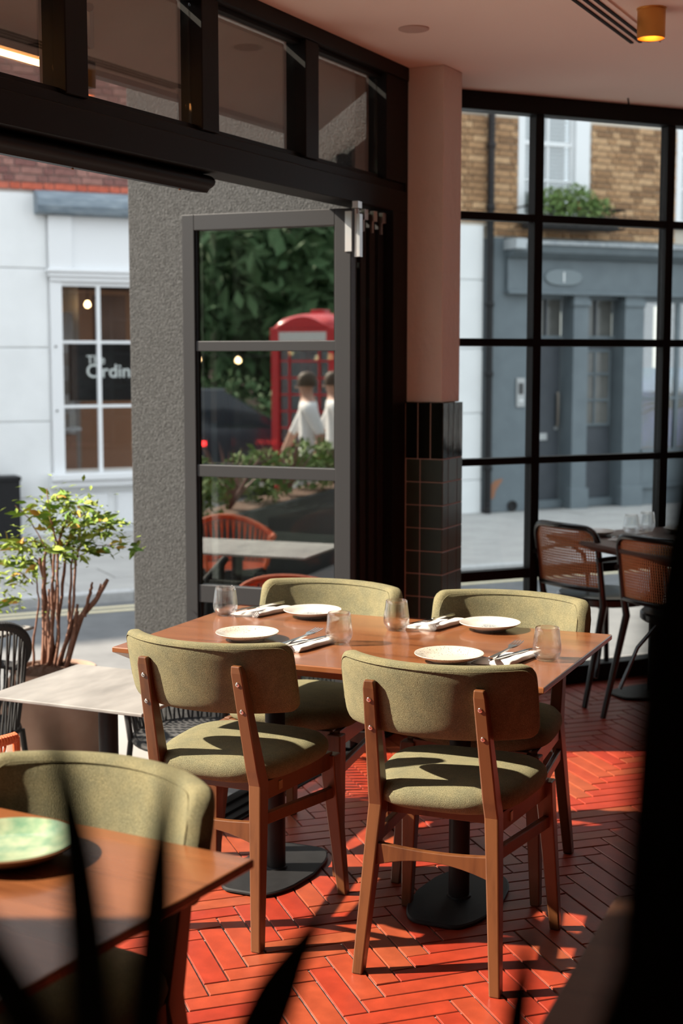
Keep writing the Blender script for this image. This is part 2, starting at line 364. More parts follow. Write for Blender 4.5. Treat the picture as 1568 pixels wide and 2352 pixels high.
# ---- folding door panels
def door_panel(name, label, x, y, rz, framem, w=.723, edge_handle=False):
    t = thing(name, label, None, (x, y, 0), rz, kind='structure')
    B = lambda n, *a: MB().b(*a).build(n, framem, t, bevel=.0025)
    B('stile', 0, .066, -.052, 0, .02, 2.112); B('stile', w - .055, w, -.052, 0, .02, 2.112)
    B('rail', .066, w - .055, -.052, 0, 2.050, 2.112); B('rail', .066, w - .055, -.052, 0, .02, .13)
    for z0, z1 in ((1.575, 1.615), (1.073, 1.121), (.56, .632)): B('glazing_bar', .066, w - .055, -.045, -.006, z0, z1)
    for z0, z1 in ((.13, .56), (.632, 1.073), (1.121, 1.575), (1.615, 2.05)):
        MB().b(.064, w - .053, -.030, -.022, z0, z1).build('pane', GLASS_DOOR, t)
        for xx in (.066, w - .055 - .008): MB().b(xx, xx + .008, -.040, -.012, z0, z1).build('gasket', BLACK, t)
    return t
d1 = door_panel('door_1', 'open grey framed glass folding door facing the table', .035, 5.466, R(158), GREYAL)
h = MB().tube([(-.014, -.02, 1.93), (-.014, -.02, 2.11)], .010, 12).b(-.004, .022, -.004, .004, 1.95, 2.10).build('hinge', ALU, d1, smooth=True)
MB().b(-.036, -.024, -.03, .0, 1.93, 2.09).build('hinge_leaf', ALU, d1)
MB().b(-.030, -.006, -.04, .0, 2.112, 2.137).build('roller_carrier', ALU, d1)
for k in range(5):
    p = lw(4.985 + .083 * k, .035)
    dp = door_panel('door_%d' % (k + 2), ['second', 'third', 'fourth', 'fifth', 'last'][k] + ' folded glass door in the shade darkened stack beside the column', p.x, p.y, R(153.5), BLACKP)  # stack frames black instead of grey, their shade put into the colour
    if k < 4:
        MB().b(-.012, .004, -.045, -.012, 2.085, 2.125).build('roller_carrier', ALU, dp)
        MB().b(-.008, .002, -.020, -.010, 2.04, 2.085).build('hinge_pin', ALU, dp)

# ---- right hand steel window
win = thing('window_1', 'large black steel framed grid window onto the street', None, fr(0, WOFF), WDA, kind='structure')
xs = [2.13, 2.853, 3.553, 4.287, 5.020, 5.753, 6.486, 7.22]
zs = [(0, .08), (.527, .573), (1.060, 1.092), (1.600, 1.636), (2.162, 2.197), (2.640, 2.72)]
MB().b(2.6, 7.5, -.035, .05, 2.640, 2.72).build('head_rail', BLACK, win, bevel=.003)
MB().b(2.6, 7.5, -.035, .06, 0, .085).build('bottom_rail', BLACK, win, bevel=.003)
for z0, z1 in zs[1:-1]: MB().b(2.6, 7.5, -.02, .03, z0, z1).build('transom_bar', BLACK, win, bevel=.003)
for x in xs[1:]: MB().b(x, x + .044, -.026, .034, .085, 2.64).build('mullion', BLACK, win, bevel=.003)
for i in range(1, 6):
    for j in range(5):
        MB().b(xs[i] + .044, xs[i + 1], .0, .006, zs[j][1], zs[j + 1][0]).build('pane', GLASS_WIN, win)
gb = MB().b(2.6, 7.5, .02, .2, G - .2, .0).build('wall_plinth', BLACKP); gb.location = fr(0, WOFF); gb.rotation_euler = (0, 0, WDA); tag(gb, 'low black plinth under the street window', kind='structure')
ub = MB().b(2.6, 7.5, .0, .25, 2.722, 5.2).build('wall_front', RENDER); ub.location = fr(0, WOFF); ub.rotation_euler = (0, 0, WDA); tag(ub, 'outside wall above the street window', kind='structure')

# ---- street: road, pavements, kerbs
ASPH = mat('asphalt', (.115, .118, .122), .9, col2=(.155, .158, .162), scale=5, bmp=(220, .5, .004))
PAVE = mat('pavement stone', (.3450, .3337, .3225), .9, col2=(.4200, .4088, .3900), scale=2.2, bmp=(120, .2, .003))
PJOINT = mat('pavement joint', (.25, .24, .235), .95)
road = MB().prism([(-60, -60), (60, -60), (60, 60), (-60, 60)], -.9, -.35).build('road', ASPH); tag(road, 'dark grey asphalt road', kind='structure')
KOFF, NOFF = 10.68, 7.1
far = MB().b(-30, 40, KOFF + .13, FOFF + .3, -.5, G - .008).build('pavement', PJOINT); far.rotation_euler = (0, 0, WDA); tag(far, 'pale stone pavement across the street', kind='structure')
near_poly = [lw(-9, 3.75), lw(-9, 0), lw(6, -.4), fr(12, 5.3), fr(12, NOFF), fr(fr(0, 0).dot(WD), NOFF)]
a_ = lw(4, 3.75)
# corner where the terrace edge meets the kerb line
def meet():
    for k in range(2000):
        p = lw(k * .01, 3.75)
        if p.dot(WN) >= NOFF: return p
    return lw(6, 3.75)
near_poly = [lw(-9, 3.75), lw(-9, 0), lw(6, -.4), fr(12, 5.3), fr(12, NOFF), meet()]
near = MB().prism([(p.x, p.y) for p in near_poly], -.5, G - .008).build('terrace_pavement', PJOINT); tag(near, 'pale stone pavement of the outdoor terrace', kind='structure')
sl = MB().bevbox(-.297, .297, -.297, .297, -.04, 0, .004); me = bpy.data.meshes.new('paving_slab'); me.from_pydata(sl.v, [], sl.f); me.materials.append(PAVE)
for i in range(7):
    for j in range(6):
        p = lw(2.9 + .6 * i, .48 + .6 * j)
        if p.dot(WN) + .42 > NOFF or (j < 3 and i > 3): continue
        o = bpy.data.objects.new('paving_slab', me); C.objects.link(o); o.parent = near; o.location = (p.x, p.y, G + random.uniform(-.002, .002)); o.rotation_euler = (0, 0, LWA)
sl = MB().bevbox(-.445, .445, -.295, .295, -.04, 0, .004); me = bpy.data.meshes.new('paving_slab'); me.from_pydata(sl.v, [], sl.f); me.materials.append(PAVE)
for i in range(13):
    for j in range(6):
        s_ = 1.4 + .9 * i + (.45 if j % 2 else 0)
        o = bpy.data.objects.new('paving_slab', me); C.objects.link(o); o.parent = far; o.location = (s_, KOFF + .13 + .3 + .6 * j, G + random.uniform(-.003, .003))
KERB = mat('granite kerb', (.42, .42, .42), .8, col2=(.5, .5, .5), scale=20)
for k in range(15):
    kb = MB().b(-.448, .448, 0, .13, -.42, G + .004).build('kerb_stone', KERB, far, bevel=.01); kb.location = (.9 + .9 * k, KOFF, 0)
YEL = mat('faded yellow road paint', (.62, .53, .33), .9, col2=(.70, .63, .45), scale=30)
yl = thing('road_marking', 'faded double yellow line along the far kerb', 'road marking', fr(6, KOFF - .3, -.35), WDA)
MB().b(-8, 10, .06, .13, 0, .004).build('line', YEL, yl); MB().b(-8, 10, -.09, -.02, 0, .004).build('line', YEL, yl)

lb = MB().b(0, 44, 0, 3, -.35, 11).build('wall_sky_screen', mat('dull brick sky screen', (.20, .13, .10), .9, col2=(.27, .18, .14), scale=.6)); lb.location = (-31, 18, 0); lb.rotation_euler = (0, 0, R(-96)); tag(lb, 'unseen brick block added far to the left to cut the sky light', kind='structure')  # unseen block added to hide low sky and lower the fill indoors

# ================================================================== CHAIRS
def make_chair(label, group):
    t = thing('dining_chair', label, 'chair', group=group)
    def post(s):
        # rear leg: foot, knee under the seat, raked top
        pts = [((.18, -.231, 0), .028, .032), ((.152, -.168, .43), .036, .050), ((.150, -.180, .47), .036, .048), ((.141, -.255, .745), .032, .026), ((.140, -.262, .765), .026, .016)]
        rings = []
        for (x, y, z), w, d in pts:
            rings.append([(s * x - w / 2, y - d / 2, z), (s * x + w / 2, y - d / 2, z), (s * x + w / 2, y + d / 2, z), (s * x - w / 2, y + d / 2, z)])
        o = MB().loft(rings).build('rear_leg', WOOD_Z, t, bevel=.0035)
        for z in (.715, .640):
            x = .141 + (.745 - z) / .275 * .009; y = -.180 - (z - .47) / .275 * .075 - (.048 - (z - .47) / .275 * .022) / 2
            Mx = Matrix.Rotation(R(90 + 15), 4, 'X')
            bo = MB().lathe([(.0066, -.002), (.0066, .0008), (.0055, .0024), (.0022, .0028), (.0018, .0012), (.0001, .0012)], 14, (0, 0, 0), Mx).build('bolt', STEEL, o, smooth=True); bo.location = (s * x, y, z)
        return o
    for s in (-1, 1):
        post(s)
        rings = []
        for (x, y, z), w in (((.215, .231, 0), .028), ((.192, .197, .36), .044), ((.190, .193, .425), .044)):
            rings.append([(s * x - w / 2, y - w / 2, z), (s * x + w / 2, y - w / 2, z), (s * x + w / 2, y + w / 2, z), (s * x - w / 2, y + w / 2, z)])
        MB().loft(rings).build('front_leg', WOOD_Z, t, bevel=.0035)
        beam(MB(), (s * .155, -.165, .408), (s * .190, .19, .408), .02, .05, xdir=(1, 0, 0)).build('side_apron', WOOD_Z, t, bevel=.002)
        m2 = MB(); beam(m2, (s * .160, -.178, .335), (s * .198, .20, .312), .018, .032); m2.build('side_stretcher', WOOD_Z, t, bevel=.003)
    MB().b(-.175, .175, .185, .205, .383, .433).build('front_apron', WOOD_Z, t, bevel=.002)
    MB().b(-.14, .14, -.135, -.115, .395, .430).build('rear_apron', WOOD_Z, t, bevel=.002)
    rings = []
    for k in range(13):
        x = -.162 + .324 * k / 12; a = 1 - (x / .162) ** 2
        zt = .335 - .010 * a; zb = .268 + .032 * a
        rings.append([(x, -.199, zb), (x, -.181, zb), (x, -.181, zt), (x, -.199, zt)])
    MB().loft(rings).build('rear_stretcher', WOOD_Z, t, bevel=.002)
    MB().b(.153, .157, -.095, -.075, .396, .420).build('maker_tag', mat('brass tag', (.35, .27, .13), .35, metal=.7), t).location = (.018, 0, 0)
    # seat cushion
    def plan(th, k, z):
        c, s_ = math.cos(th), math.sin(th)
        yy = sq(s_, .62); xx = sq(c, .62)
        w = .208 + .022 * yy; return (xx * w * k, .012 + yy * .222 * k, z)
    prof = [(.02, .426), (.55, .425), (.90, .428), (.972, .438), (1.0, .455), (.985, .471), (.93, .484), (.80, .492), (.5, .498), (.2, .500), (.01, .500)]
    MB().loft([[plan(2 * math.pi * i / 48, k, z) for i in range(48)] for k, z in prof]).build('seat', FABRIC, t, smooth=True, ang=80)
    # curved backrest pad
    Rr, half, yc, hh, tt = .345, .264, -.266, .097, .050
    am = math.asin(half / Rr); N = 40; K = 28
    def bpoint(u, n, zz):          # u along arc, n thickness (0 rear .. 1 front), zz height
        a = u * am; r = Rr - n * tt
        lean = -.27 * (zz - .72)
        return (r * math.sin(a), yc + Rr - r * math.cos(a) + lean, zz)
    rings = []
    for i in range(N + 1):
        u = -math.cos(math.pi * i / N)
        u = u * .6 + (2 * i / N - 1) * .4
        dist = (1 - abs(u)) * am * Rr          # metres to the end
        rc = .040; e = max(0, rc - dist) / rc
        hs = hh - rc * (1 - math.sqrt(max(0, 1 - e * e))); rt = .020; e2 = max(0, rt - dist) / rt
        ts = (1 - .96 * (1 - math.sqrt(max(0, 1 - e2 * e2))))
        ring = []
        for k in range(K):
            th = 2 * math.pi * k / K
            n = .5 + .5 * ts * sq(math.cos(th), .55); zz = .72 + hs * sq(math.sin(th), .42)
            ring.append(bpoint(u, n, zz))
        rings.append(ring)
    bk = MB().loft(rings).build('backrest', FABRIC, t, smooth=True, ang=80)
    def seam(n, off, nm):
        pts = []; us = [-1 + off / (am * Rr) + (2 - 2 * off / (am * Rr)) * i / 60 for i in range(61)]
        for u in us:
            dist = (1 - abs(u)) * am * Rr - off; e = min(1, max(0, .045 - dist) / .045)
            pts.append(bpoint(u, n, .72 + hh - off - .045 * (1 - math.sqrt(max(0, 1 - e * e)))))
        low = lambda u: [bpoint(u, n, .72 + hh - off - .045 - .02 * k) for k in range(1, 5)]
        MB().tube(low(us[0])[::-1] + pts + low(us[-1]), .0013, 6).build(nm, FABRIC, bk, smooth=True)
    seam(.045, .011, 'piping'); seam(.955, .011, 'piping')
    return t
GRP = 'olive upholstered dining chairs'
ch = make_chair('olive upholstered dining chair seen from behind at the near right of the table', GRP)
ch.location = (.298, 3.608, 0); ch.rotation_euler = (0, 0, R(-22.4))
dup(ch, None, (-.286, 3.875, 0), R(-24.8), 'olive upholstered dining chair seen from behind at the near left of the table')
dup(ch, None, (-.105, 4.435, 0), R(154.7), 'olive upholstered dining chair on the far side, in front of the glass door')
dup(ch, None, (.455, 4.205, 0), R(155.2), 'olive upholstered dining chair on the far side, in front of the tiled column')
dup(ch, None, (-.519, 2.325, 0), R(151.4), 'olive upholstered dining chair at the blurred foreground table with a green plate')

# ================================================================== TABLES
def make_table(name, label, loc, rz, L_, W_, wm, peds, group=None, top=.735):
    t = thing(name, label, 'table', (loc[0], loc[1], 0), rz, group)
    a, b = L_ / 2, W_ / 2
    rect = lambda x, y, z: [(-x, -y, z), (x, -y, z), (x, y, z), (-x, y, z)]
    MB().loft([rect(a - .038, b - .038, top - .040), rect(a - .004, b - .004, top - .017), rect(a, b, top - .015), rect(a, b, top - .002), rect(a - .002, b - .002, top)]).build('table_top', wm, t, bevel=.0015)
    for x in peds:
        MB().lathe([(.030, .014), (.030, top - .052)], 32, (x, 0, 0)).build('pedestal', BLACKP, t, smooth=True)
        MB().lathe([(.036, .012), (.034, .018), (.0305, .020)], 32, (x, 0, 0)).build('collar', BLACKP, t, smooth=True)
        pl = []
        for k in range(56):
            th = 2 * math.pi * k / 56; cy = sq(math.sin(th), .30); cx = sq(math.cos(th), .30)
            pl.append((x + cx * (.128 - .048 * cy * cy), cy * .218))
        sc = lambda f, z: [(x + (p[0] - x) * f, p[1] * f, z) for p in pl]
        MB().loft([sc(.97, .003), sc(1, .005), sc(1, .010), sc(.975, .0135)]).build('base_plate', BLACKP, t, smooth=True, ang=30)
        for sx, sy in ((.05, .17), (-.05, .17), (.05, -.17), (-.05, -.17)):
            MB().lathe([(.010, 0), (.010, .004)], 12, (x + sx, sy, 0)).build('foot', BLACK, t)
        mb = MB(); mb.box((x, 0, top - .046), (.26, .05, .012)); mb.box((x, 0, top - .046), (.05, .40, .012)); mb.build('bracket', BLACKP, t)
    return t
make_table('dining_table', 'rectangular reddish wood dining table laid for four on two black pedestals', (.0755, 4.056), R(-23.55), 1.257, .748, WOOD_X, (-.30, .285))
make_table('dining_table', 'reddish wood table corner in the left foreground under a green plate', (-.660, 2.105), R(-29.2), .76, .76, WOOD_X, (0,))
make_table('dining_table', 'shade darkened wood table corner at the lower right edge', (.625, 1.60), R(-22.5), .76, .76, WOOD_P, (0,))

# ================================================================== TABLEWARE
def plate_mesh(r):
    k = r / .09
    prof = [(.045, 0), (.047, 0), (.050, .004), (.072, .012), (.088, .0205), (.0900, .0225), (.0895, .0238), (.0875, .0235), (.070, .0155), (.052, .0098), (.035, .0088), (.001, .0085)]
    return MB().lathe([(.001, .003), (.040, .003), (.043, 0)] + prof[1:] if False else [(.040, .003)] + [(a * k, b) for a, b in prof], 56)
def plate(name, label, loc, r, m, group):
    o = plate_mesh(r).build(name, m, smooth=True, ang=50); o.location = loc; return tag(o, label, 'plate', group)
TZ = .735
plate('side_plate', 'cream speckled plate at the near left setting', (-.274, 4.072, TZ), .092, PLATE_A, 'plates on the main table').rotation_euler = (0, 0, .6)
plate('side_plate', 'cream speckled plate at the near right setting', (.290, 3.772, TZ), .094, PLATE_A, 'plates on the main table').rotation_euler = (0, 0, 2.1)
plate('side_plate', 'white plate with a blue speckled centre at the far left setting', (-.092, 4.440, TZ), .092, PLATE_B, 'plates on the main table')
plate('side_plate', 'white plate with a blue speckled centre at the far right setting', (.447, 4.223, TZ), .092, PLATE_B, 'plates on the main table').rotation_euler = (0, 0, 1.3)
def tumbler():
    out = [(.001, .0), (.024, .0), (.028, .0015), (.0375, .020), (.0395, .030), (.0385, .042), (.0335, .080), (.0318, .0905), (.0310, .0912)]
    inn = [(.0305, .0905), (.0322, .080), (.0373, .042), (.0383, .031), (.0362, .021), (.027, .0095), (.015, .0085), (.001, .0080)]
    return MB().lathe(out + inn, 48)
g0 = tumbler().build('drinking_glass', DRINK, smooth=True, ang=60); tag(g0, 'clear tumbler at the far left corner of the main table', 'glass', 'tumblers on the main table'); g0.location = (-.369, 4.465, TZ)
dup(g0, None, (-.007, 4.012, TZ), 0, 'clear tumbler beside the near left napkin on the main table')
dup(g0, None, (.165, 4.216, TZ), 0, 'clear tumbler in the middle of the main table by the far right napkin')
dup(g0, None, (.556, 3.787, TZ), 0, 'clear tumbler at the near right corner of the main table')
def napkin_mesh():
    # cloth folded to a flat wedge with a rounded roll along one long edge and an open fold on top
    top = [(-.048, .0030), (-.030, .0050), (-.008, .0070), (-.004, .0071), (-.001, .0105), (.008, .0128), (.020, .0145), (.030, .0152)]
    for k in range(1, 8): a = math.pi / 2 - math.pi * k / 8; top.append((.036 + .0085 * math.cos(a), .0078 + .0074 * math.sin(a)))
    loop = top + [(.036, .0002), (.0, .0002), (-.049, .0002)]
    rings = []
    for j in range(17):
        y = -.080 + .16 * j / 16; e = min(1, (8 - abs(j - 8)) / 1.2 + .35)
        rings.append([(x * (1 + .04 * math.sin(j * .45)) + .06 * y, y + .05 * x + (.006 * math.sin(x * 60) if j in (0, 16) else 0), max(.0002, z * e + (.0006 * math.sin(j * .9 + x * 40) if z > .002 else 0))) for x, z in loop])
    return MB().loft(rings)
def fork_bits():
    prof = [(-.095, .004, .0018), (-.088, .0065, .0020), (-.050, .0050, .0022), (.0, .0032, .0022), (.030, .0030, .0020), (.045, .0060, .0016), (.055, .0110, .0012), (.066, .0118, .0011)]
    z = lambda y: .0035 + (.004 * ((y - .01) / .05) ** 2 if y > .01 else .00006 * 0) - (.006 * max(0, y - .055) / .04 if y > .055 else 0)
    body = [[(-w, y, z(y) - t_), (w, y, z(y) - t_), (w, y, z(y) + t_), (-w, y, z(y) + t_)] for y, w, t_ in prof]
    tine = [[(-w, y, z(y) - .0010), (w, y, z(y) - .0010), (w, y, z(y) + .0010), (-w, y, z(y) + .0010)] for y, w in ((.064, .0017), (.085, .0016), (.104, .0013), (.111, .0006))]
    return MB().loft(body), MB().loft(tine)
def make_fork(label, grp):
    bm_, tn = fork_bits(); f = bm_.build('fork', STEEL, smooth=True, ang=35); tag(f, label, 'fork', grp)
    t0_ = tn.build('tine', STEEL, f, smooth=True, ang=35); t0_.location = (-.0100, 0, 0)
    for k in range(1, 4): c = t0_.copy(); C.objects.link(c); c.parent = f; c.location = (-.0100 + .00667 * k, 0, 0)
    return f
def make_knife(label, grp):
    k = thing('knife', label, 'knife', group=grp)
    MB().loft([[(-w, y, .001), (w, y, .001), (w, y, .001 + h_), (-w, y, .001 + h_)] for y, w, h_ in ((-.105, .004, .003), (-.09, .0065, .005), (-.02, .0052, .005), (.0, .0045, .004))]).build('handle', STEEL, k, bevel=.0012)
    MB().loft([[(-w0, y, .0022), (w1, y, .0022), (w1, y, .0034), (-w0, y, .0034)] for y, w0, w1 in ((.0, .0045, .0045), (.02, .008, .006), (.07, .0095, .006), (.095, .006, .006), (.105, .0005, .005))]).build('blade', STEEL, k)
    return k
nap0 = napkin_mesh().build('napkin', LINEN, smooth=True, ang=70)
fk0 = make_fork('steel fork', 'forks'); kn0 = make_knife('steel knife', 'knives')
sets = [((-.250, 4.512), R(-38), 1, 'far left'), ((-.112, 3.972), R(-33), 0, 'near left'), ((.292, 4.290), R(-36), 1, 'far right'), ((.448, 3.788), R(-33), 0, 'near right')]
for i, ((x, y), a, flip, nm) in enumerate(sets):
    n_ = nap0 if i == 0 else dup(nap0); n_.location = (x, y, TZ); n_.rotation_euler = (0, 0, a); n_.scale = (1.18, 1.08, 1.05)
    tag(n_, 'folded white linen napkin at the %s setting of the main table' % nm, 'napkin', 'napkins on the main table')
    f_ = fk0 if i == 0 else dup(fk0); ca, sa = math.cos(a), math.sin(a); dx = -.008 if not flip else .006
    f_.location = (x + ca * dx - sa * .002, y + sa * dx + ca * .002, TZ + .0200); f_.rotation_euler = (0, 0, a + (math.pi if flip else 0) + R(6)); f_.scale = (1.15, 1.08, 1)
    tag(f_, 'steel fork lying on the %s napkin of the main table' % nm, 'fork', 'forks on the main table')
    k_ = kn0 if i == 0 else dup(kn0); dx = .014 if not flip else -.016
    k_.location = (x + ca * dx + sa * .0, y + sa * dx, TZ + .0150); k_.rotation_euler = (0, 0, a - R(8) + (math.pi if flip else 0))
    tag(k_, 'steel knife lying on the %s napkin of the main table' % nm, 'knife', 'knives on the main table')
# green plate in the foreground
GLZ = mat('green reactive glaze', (.10, .22, .14), .12, col2=(.34, .40, .26), scale=28, detail=5)
gp = thing('green_plate', 'green glazed plate with brown rim on the foreground table', 'plate', (-.545, 2.262, TZ))
MB().lathe([(.05, .002), (.060, 0), (.066, .002), (.085, .010), (.108, .024), (.112, .029), (.109, .030), (.104, .0255), (.08, .0105), (.001, .0085)], 56).build('plate_underside', mat('brown stoneware', (.16, .075, .035), .4), gp, smooth=True)
MB().lathe([(.001, .0095), (.078, .0115), (.104, .0270), (.1085, .0300), (.1080, .0308), (.106, .0303), (.100, .0260), (.084, .0150), (.070, .0115), (.001, .0112)], 56).build('glazed_face', GLZ, gp, smooth=True)

# ================================================================== CANE CHAIRS AND WINDOW TABLE
CANE = mat('woven cane', (.58, .27, .11), .6, col2=(.68, .35, .16), scale=60)
BENT = mat('black lacquered bentwood', (.012, .011, .011), .28, coat=.3)
def make_cane_chair(label):
    t = thing('cane_chair', label, 'chair', group='cane back bentwood chairs')
    yb = lambda x, z: -.205 - .16 * (z - .45) - .035 * (1 - (x / .2) ** 2)      # curved raked back plane
    side = lambda s: [(s * .20, -.325, 0), (s * .195, -.27, .20), (s * .188, -.205, .44)] + [(s * .192, yb(.19, z), z) for z in (.52, .60, .68, .735)]
    for s in (-1, 1):
        MB().tube(side(s), [.012, .014, .017, .015, .014, .014, .014], 10).build('rear_leg', BENT, t, smooth=True)
        MB().tube([(s * .165, .20, 0), (s * .160, .185, .22), (s * .150, .165, .44)], [.012, .014, .016], 10).build('front_leg', BENT, t, smooth=True)
        MB().tube([(s * .199, -.262, .655), (s * .215, -.20, .66), (s * .245, -.08, .665), (s * .250, .03, .655), (s * .240, .10, .61), (s * .222, .115, .53), (s * .205, .10, .455)], .011, 10).build('arm_rest', BENT, t, smooth=True)
        MB().tube([(s * .185, -.24, .12 + .0), (s * .15, -.17, .30), (s * .09, -.11, .405), (s * .0 + s * .02, -.09, .425)], .009, 8).build('brace', BENT, t, smooth=True)
    pts = [(-.192, yb(.19, .735), .735)]
    for k in range(1, 7): a = math.pi - math.pi / 2 * k / 6; x, z = -.132 + .06 * math.cos(a), .735 + .06 * math.sin(a); pts.append((x, yb(x, z), z))
    for k in range(1, 8): x = -.132 + .264 * k / 8; pts.append((x, yb(x, .797), .797))
    for k in range(0, 7): a = math.pi / 2 - math.pi / 2 * k / 6; x, z = .132 + .06 * math.cos(a), .735 + .06 * math.sin(a); pts.append((x, yb(x, z), z))
    MB().tube(pts, .014, 10).build('top_rail', BENT, t, smooth=True)
    MB().tube([(-.19 + .38 * k / 10, yb(-.19 + .38 * k / 10, .515) - .004, .515) for k in range(11)], .011, 10).build('lower_rail', BENT, t, smooth=True)
    # cane: flat strands crossing, real holes between them
    mb = MB(); p_, w_ = .0124, .0058
    def half(z):                       # half width of the panel at height z
        return .184 if z < .735 else .132 + math.sqrt(max(0, .052 ** 2 - (z - .735) ** 2))
    z = .520
    while z < .790:
        hw = half(z); mb.strip([[(-hw + 2 * hw * k / 16, yb(-hw + 2 * hw * k / 16, z) + .001, z - w_ / 2) for k in range(17)], [(-hw + 2 * hw * k / 16, yb(-hw + 2 * hw * k / 16, z) + .001, z + w_ / 2) for k in range(17)]]); z += p_
    x = -.179
    while x < .182:
        zt = .790 if abs(x) < .132 else .735 + math.sqrt(max(0, .056 ** 2 - (abs(x) - .132) ** 2))
        zz = [.517 + (zt - .517) * k / 8 for k in range(9)]
        mb.strip([[(x - w_ / 2, yb(x, q) - .0008, q) for q in zz], [(x + w_ / 2, yb(x, q) - .0008, q) for q in zz]]); x += p_
    o = mb.build('cane_panel', CANE, t); sm = o.modifiers.new('thick', 'SOLIDIFY'); sm.thickness = .0015; tag(o, 'woven cane panel with small round holes', kind='stuff')
    MB().lathe([(.14, .425), (.212, .425), (.220, .432), (.220, .456), (.212, .464), (.195, .466), (.001, .462)], 40).build('seat', BENT, t, smooth=True, ang=35)
    return t
cc = make_cane_chair('black bentwood chair with cane back nearest the tiled column'); cc.location = (1.226, 6.553, 0); cc.rotation_euler = (0, 0, R(-54))
dup(cc, None, (1.510, 6.045, 0), R(-54), 'black bentwood chair with cane back, second from the tiled column')
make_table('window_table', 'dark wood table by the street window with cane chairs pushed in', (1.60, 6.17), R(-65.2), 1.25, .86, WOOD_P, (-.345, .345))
WPLATE = mat('plain white glaze', (.62, .60, .57), .2)
plate('side_plate', 'small white plate on the window table behind the first cane chair', (1.171, 6.500, TZ), .088, WPLATE, 'plates on the window table')
plate('side_plate', 'white plate beyond the tumblers on the window table', (1.60, 6.60, TZ), .092, WPLATE, 'plates on the window table')
plate('side_plate', 'white plate at the shadowed near end of the window table', (1.44, 5.97, TZ), .088, WPLATE, 'plates on the window table')
dup(g0, None, (1.345, 6.555, TZ), 0, 'clear tumbler on the window table next to the napkin')['group'] = 'tumblers on the window table'
dup(g0, None, (1.440, 6.660, TZ), 0, 'clear tumbler on the window table nearest the window')['group'] = 'tumblers on the window table'
nn = dup(nap0, None, (1.305, 6.343, TZ), R(-58)); tag(nn, 'folded white napkin with cutlery on the window table', 'napkin', 'napkins on the window table')
ff = dup(fk0, None, (1.305, 6.343, TZ + .0200), R(-52)); tag(ff, 'steel fork on the window table napkin', 'fork', 'cutlery on the window table')
kk = dup(kn0, None, (1.297, 6.333, TZ + .0150), R(-64)); tag(kk, 'steel knife on the window table napkin', 'knife', 'cutlery on the window table')
nn = dup(nap0, None, (1.77, 6.50, TZ), R(-50)); tag(nn, 'folded white napkin at the far side of the window table', 'napkin', 'napkins on the window table')

# ================================================================== CEILING FITTINGS
lamp = thing('ceiling_lamp', 'brass cylinder downlight on the ceiling', 'lamp', (1.045, 4.95, 2.72))
BRASS = mat('brushed brass', (.72, .38, .10), .38, metal=.75)
MB().lathe([(.030, 0), (.046, 0), (.047, -.002), (.047, -.098), (.0455, -.100), (.0440, -.098), (.0440, -.030), (.001, -.028)], 40).build('shade', BRASS, lamp, smooth=True, ang=35)
MB().lathe([(.001, -.0285), (.030, -.030), (.032, -.040), (.018, -.052), (.001, -.055)], 24).build('bulb', mat('warm lit bulb', (1, .75, .4), .5, emit=((1.0, .62, .22), 14)), lamp, smooth=True)
MB().lathe([(.05, 0), (.05, -.004), (.049, -.005), (.001, -.005)], 32).build('mount_plate', BRASS, lamp)
vent = thing('ceiling_vent', 'three slot linear air vent in the ceiling beside the brass lamp', 'vent', tuple(lw(5.375, -.934, 2.72)), LWA)
SLOT_SHADE = mat('painted slot shade', (.006, .005, .005), .9)
MB().b(-2.6, .03, -.105, .012, -.0015, 0).build('frame', CEIL, vent)
for k in range(3): MB().b(-2.6, 0, -.012 - .032 * k, .000 - .032 * k, -.006, -.0014).build('slot', SLOT_SHADE, vent)  # solid black strips stand in for the shade inside open slots
MB().b(-2.6, .03, -.106, -.102, -.007, 0).build('edge_strip', CEIL, vent)
o = MB().lathe([(.055, 0), (.055, -.004), (.050, -.006), (.001, -.006)], 40).build('ceiling_cover', mat('painted cover plate', (.58, .45, .40), .8), smooth=True, ang=30); o.location = (.258, 5.242, 2.72); tag(o, 'round painted cover plate on the ceiling above the column', 'cover plate')
o = MB().tube([(0, 0, 0), (.004, 0, -.03), (.006, .004, -.035)], .004, 8).build('ceiling_hook', BLACK); o.location = (1.30, 6.62, 2.72); tag(o, 'small black hook on the ceiling above the street window', 'hook')

# ================================================================== AWNING OUTSIDE THE FOLDING DOORS
cas = thing('awning_cassette', 'black curved awning cassette hanging under the door beam', 'awning', LW, LWA)
prof = [(.112, 2.1375), (.085, 2.1375)]
for k in range(11): a = R(110 + 125 * k / 10); prof.append((.086 + .052 * math.cos(a), 2.111 + .026 * math.sin(a)))
prof += [(.066, 2.078), (.112, 2.083)]
MB().loft([[(S0, y, z) for y, z in prof], [(3.98, y, z) for y, z in prof]]).build('housing', BLACK, cas, smooth=True, ang=35)
MB().loft([[(3.98, y, z) for y, z in prof], [(3.992, y, z) for y, z in prof]]).build('end_cap', BLACKP, cas)
for k in range(6): MB().lathe([(.004, 0), (.004, .004), (.001, .005)], 10, (0, 0, 0), Matrix.Rotation(R(180), 4, 'X')).build('rivet', mat('copper rivet', (.5, .25, .15), .4, metal=.8), cas).location = (3.86 - .55 * k, .085, 2.079)
aw = thing('awning', 'brown awning fabric folded out above the transom windows', 'awning', LW, LWA)
AWN = mat('brown awning cloth', (.16, .12, .10), .9, col2=(.20, .155, .13), scale=6)
mb = MB(); mb.hexa([(S0, .13, 2.66), (5.40, .13, 2.66), (5.40, .42, 2.47), (S0, .42, 2.47), (S0, .13, 2.672), (5.40, .13, 2.672), (5.40, .42, 2.482), (S0, .42, 2.482)]); mb.build('fabric', AWN, aw)
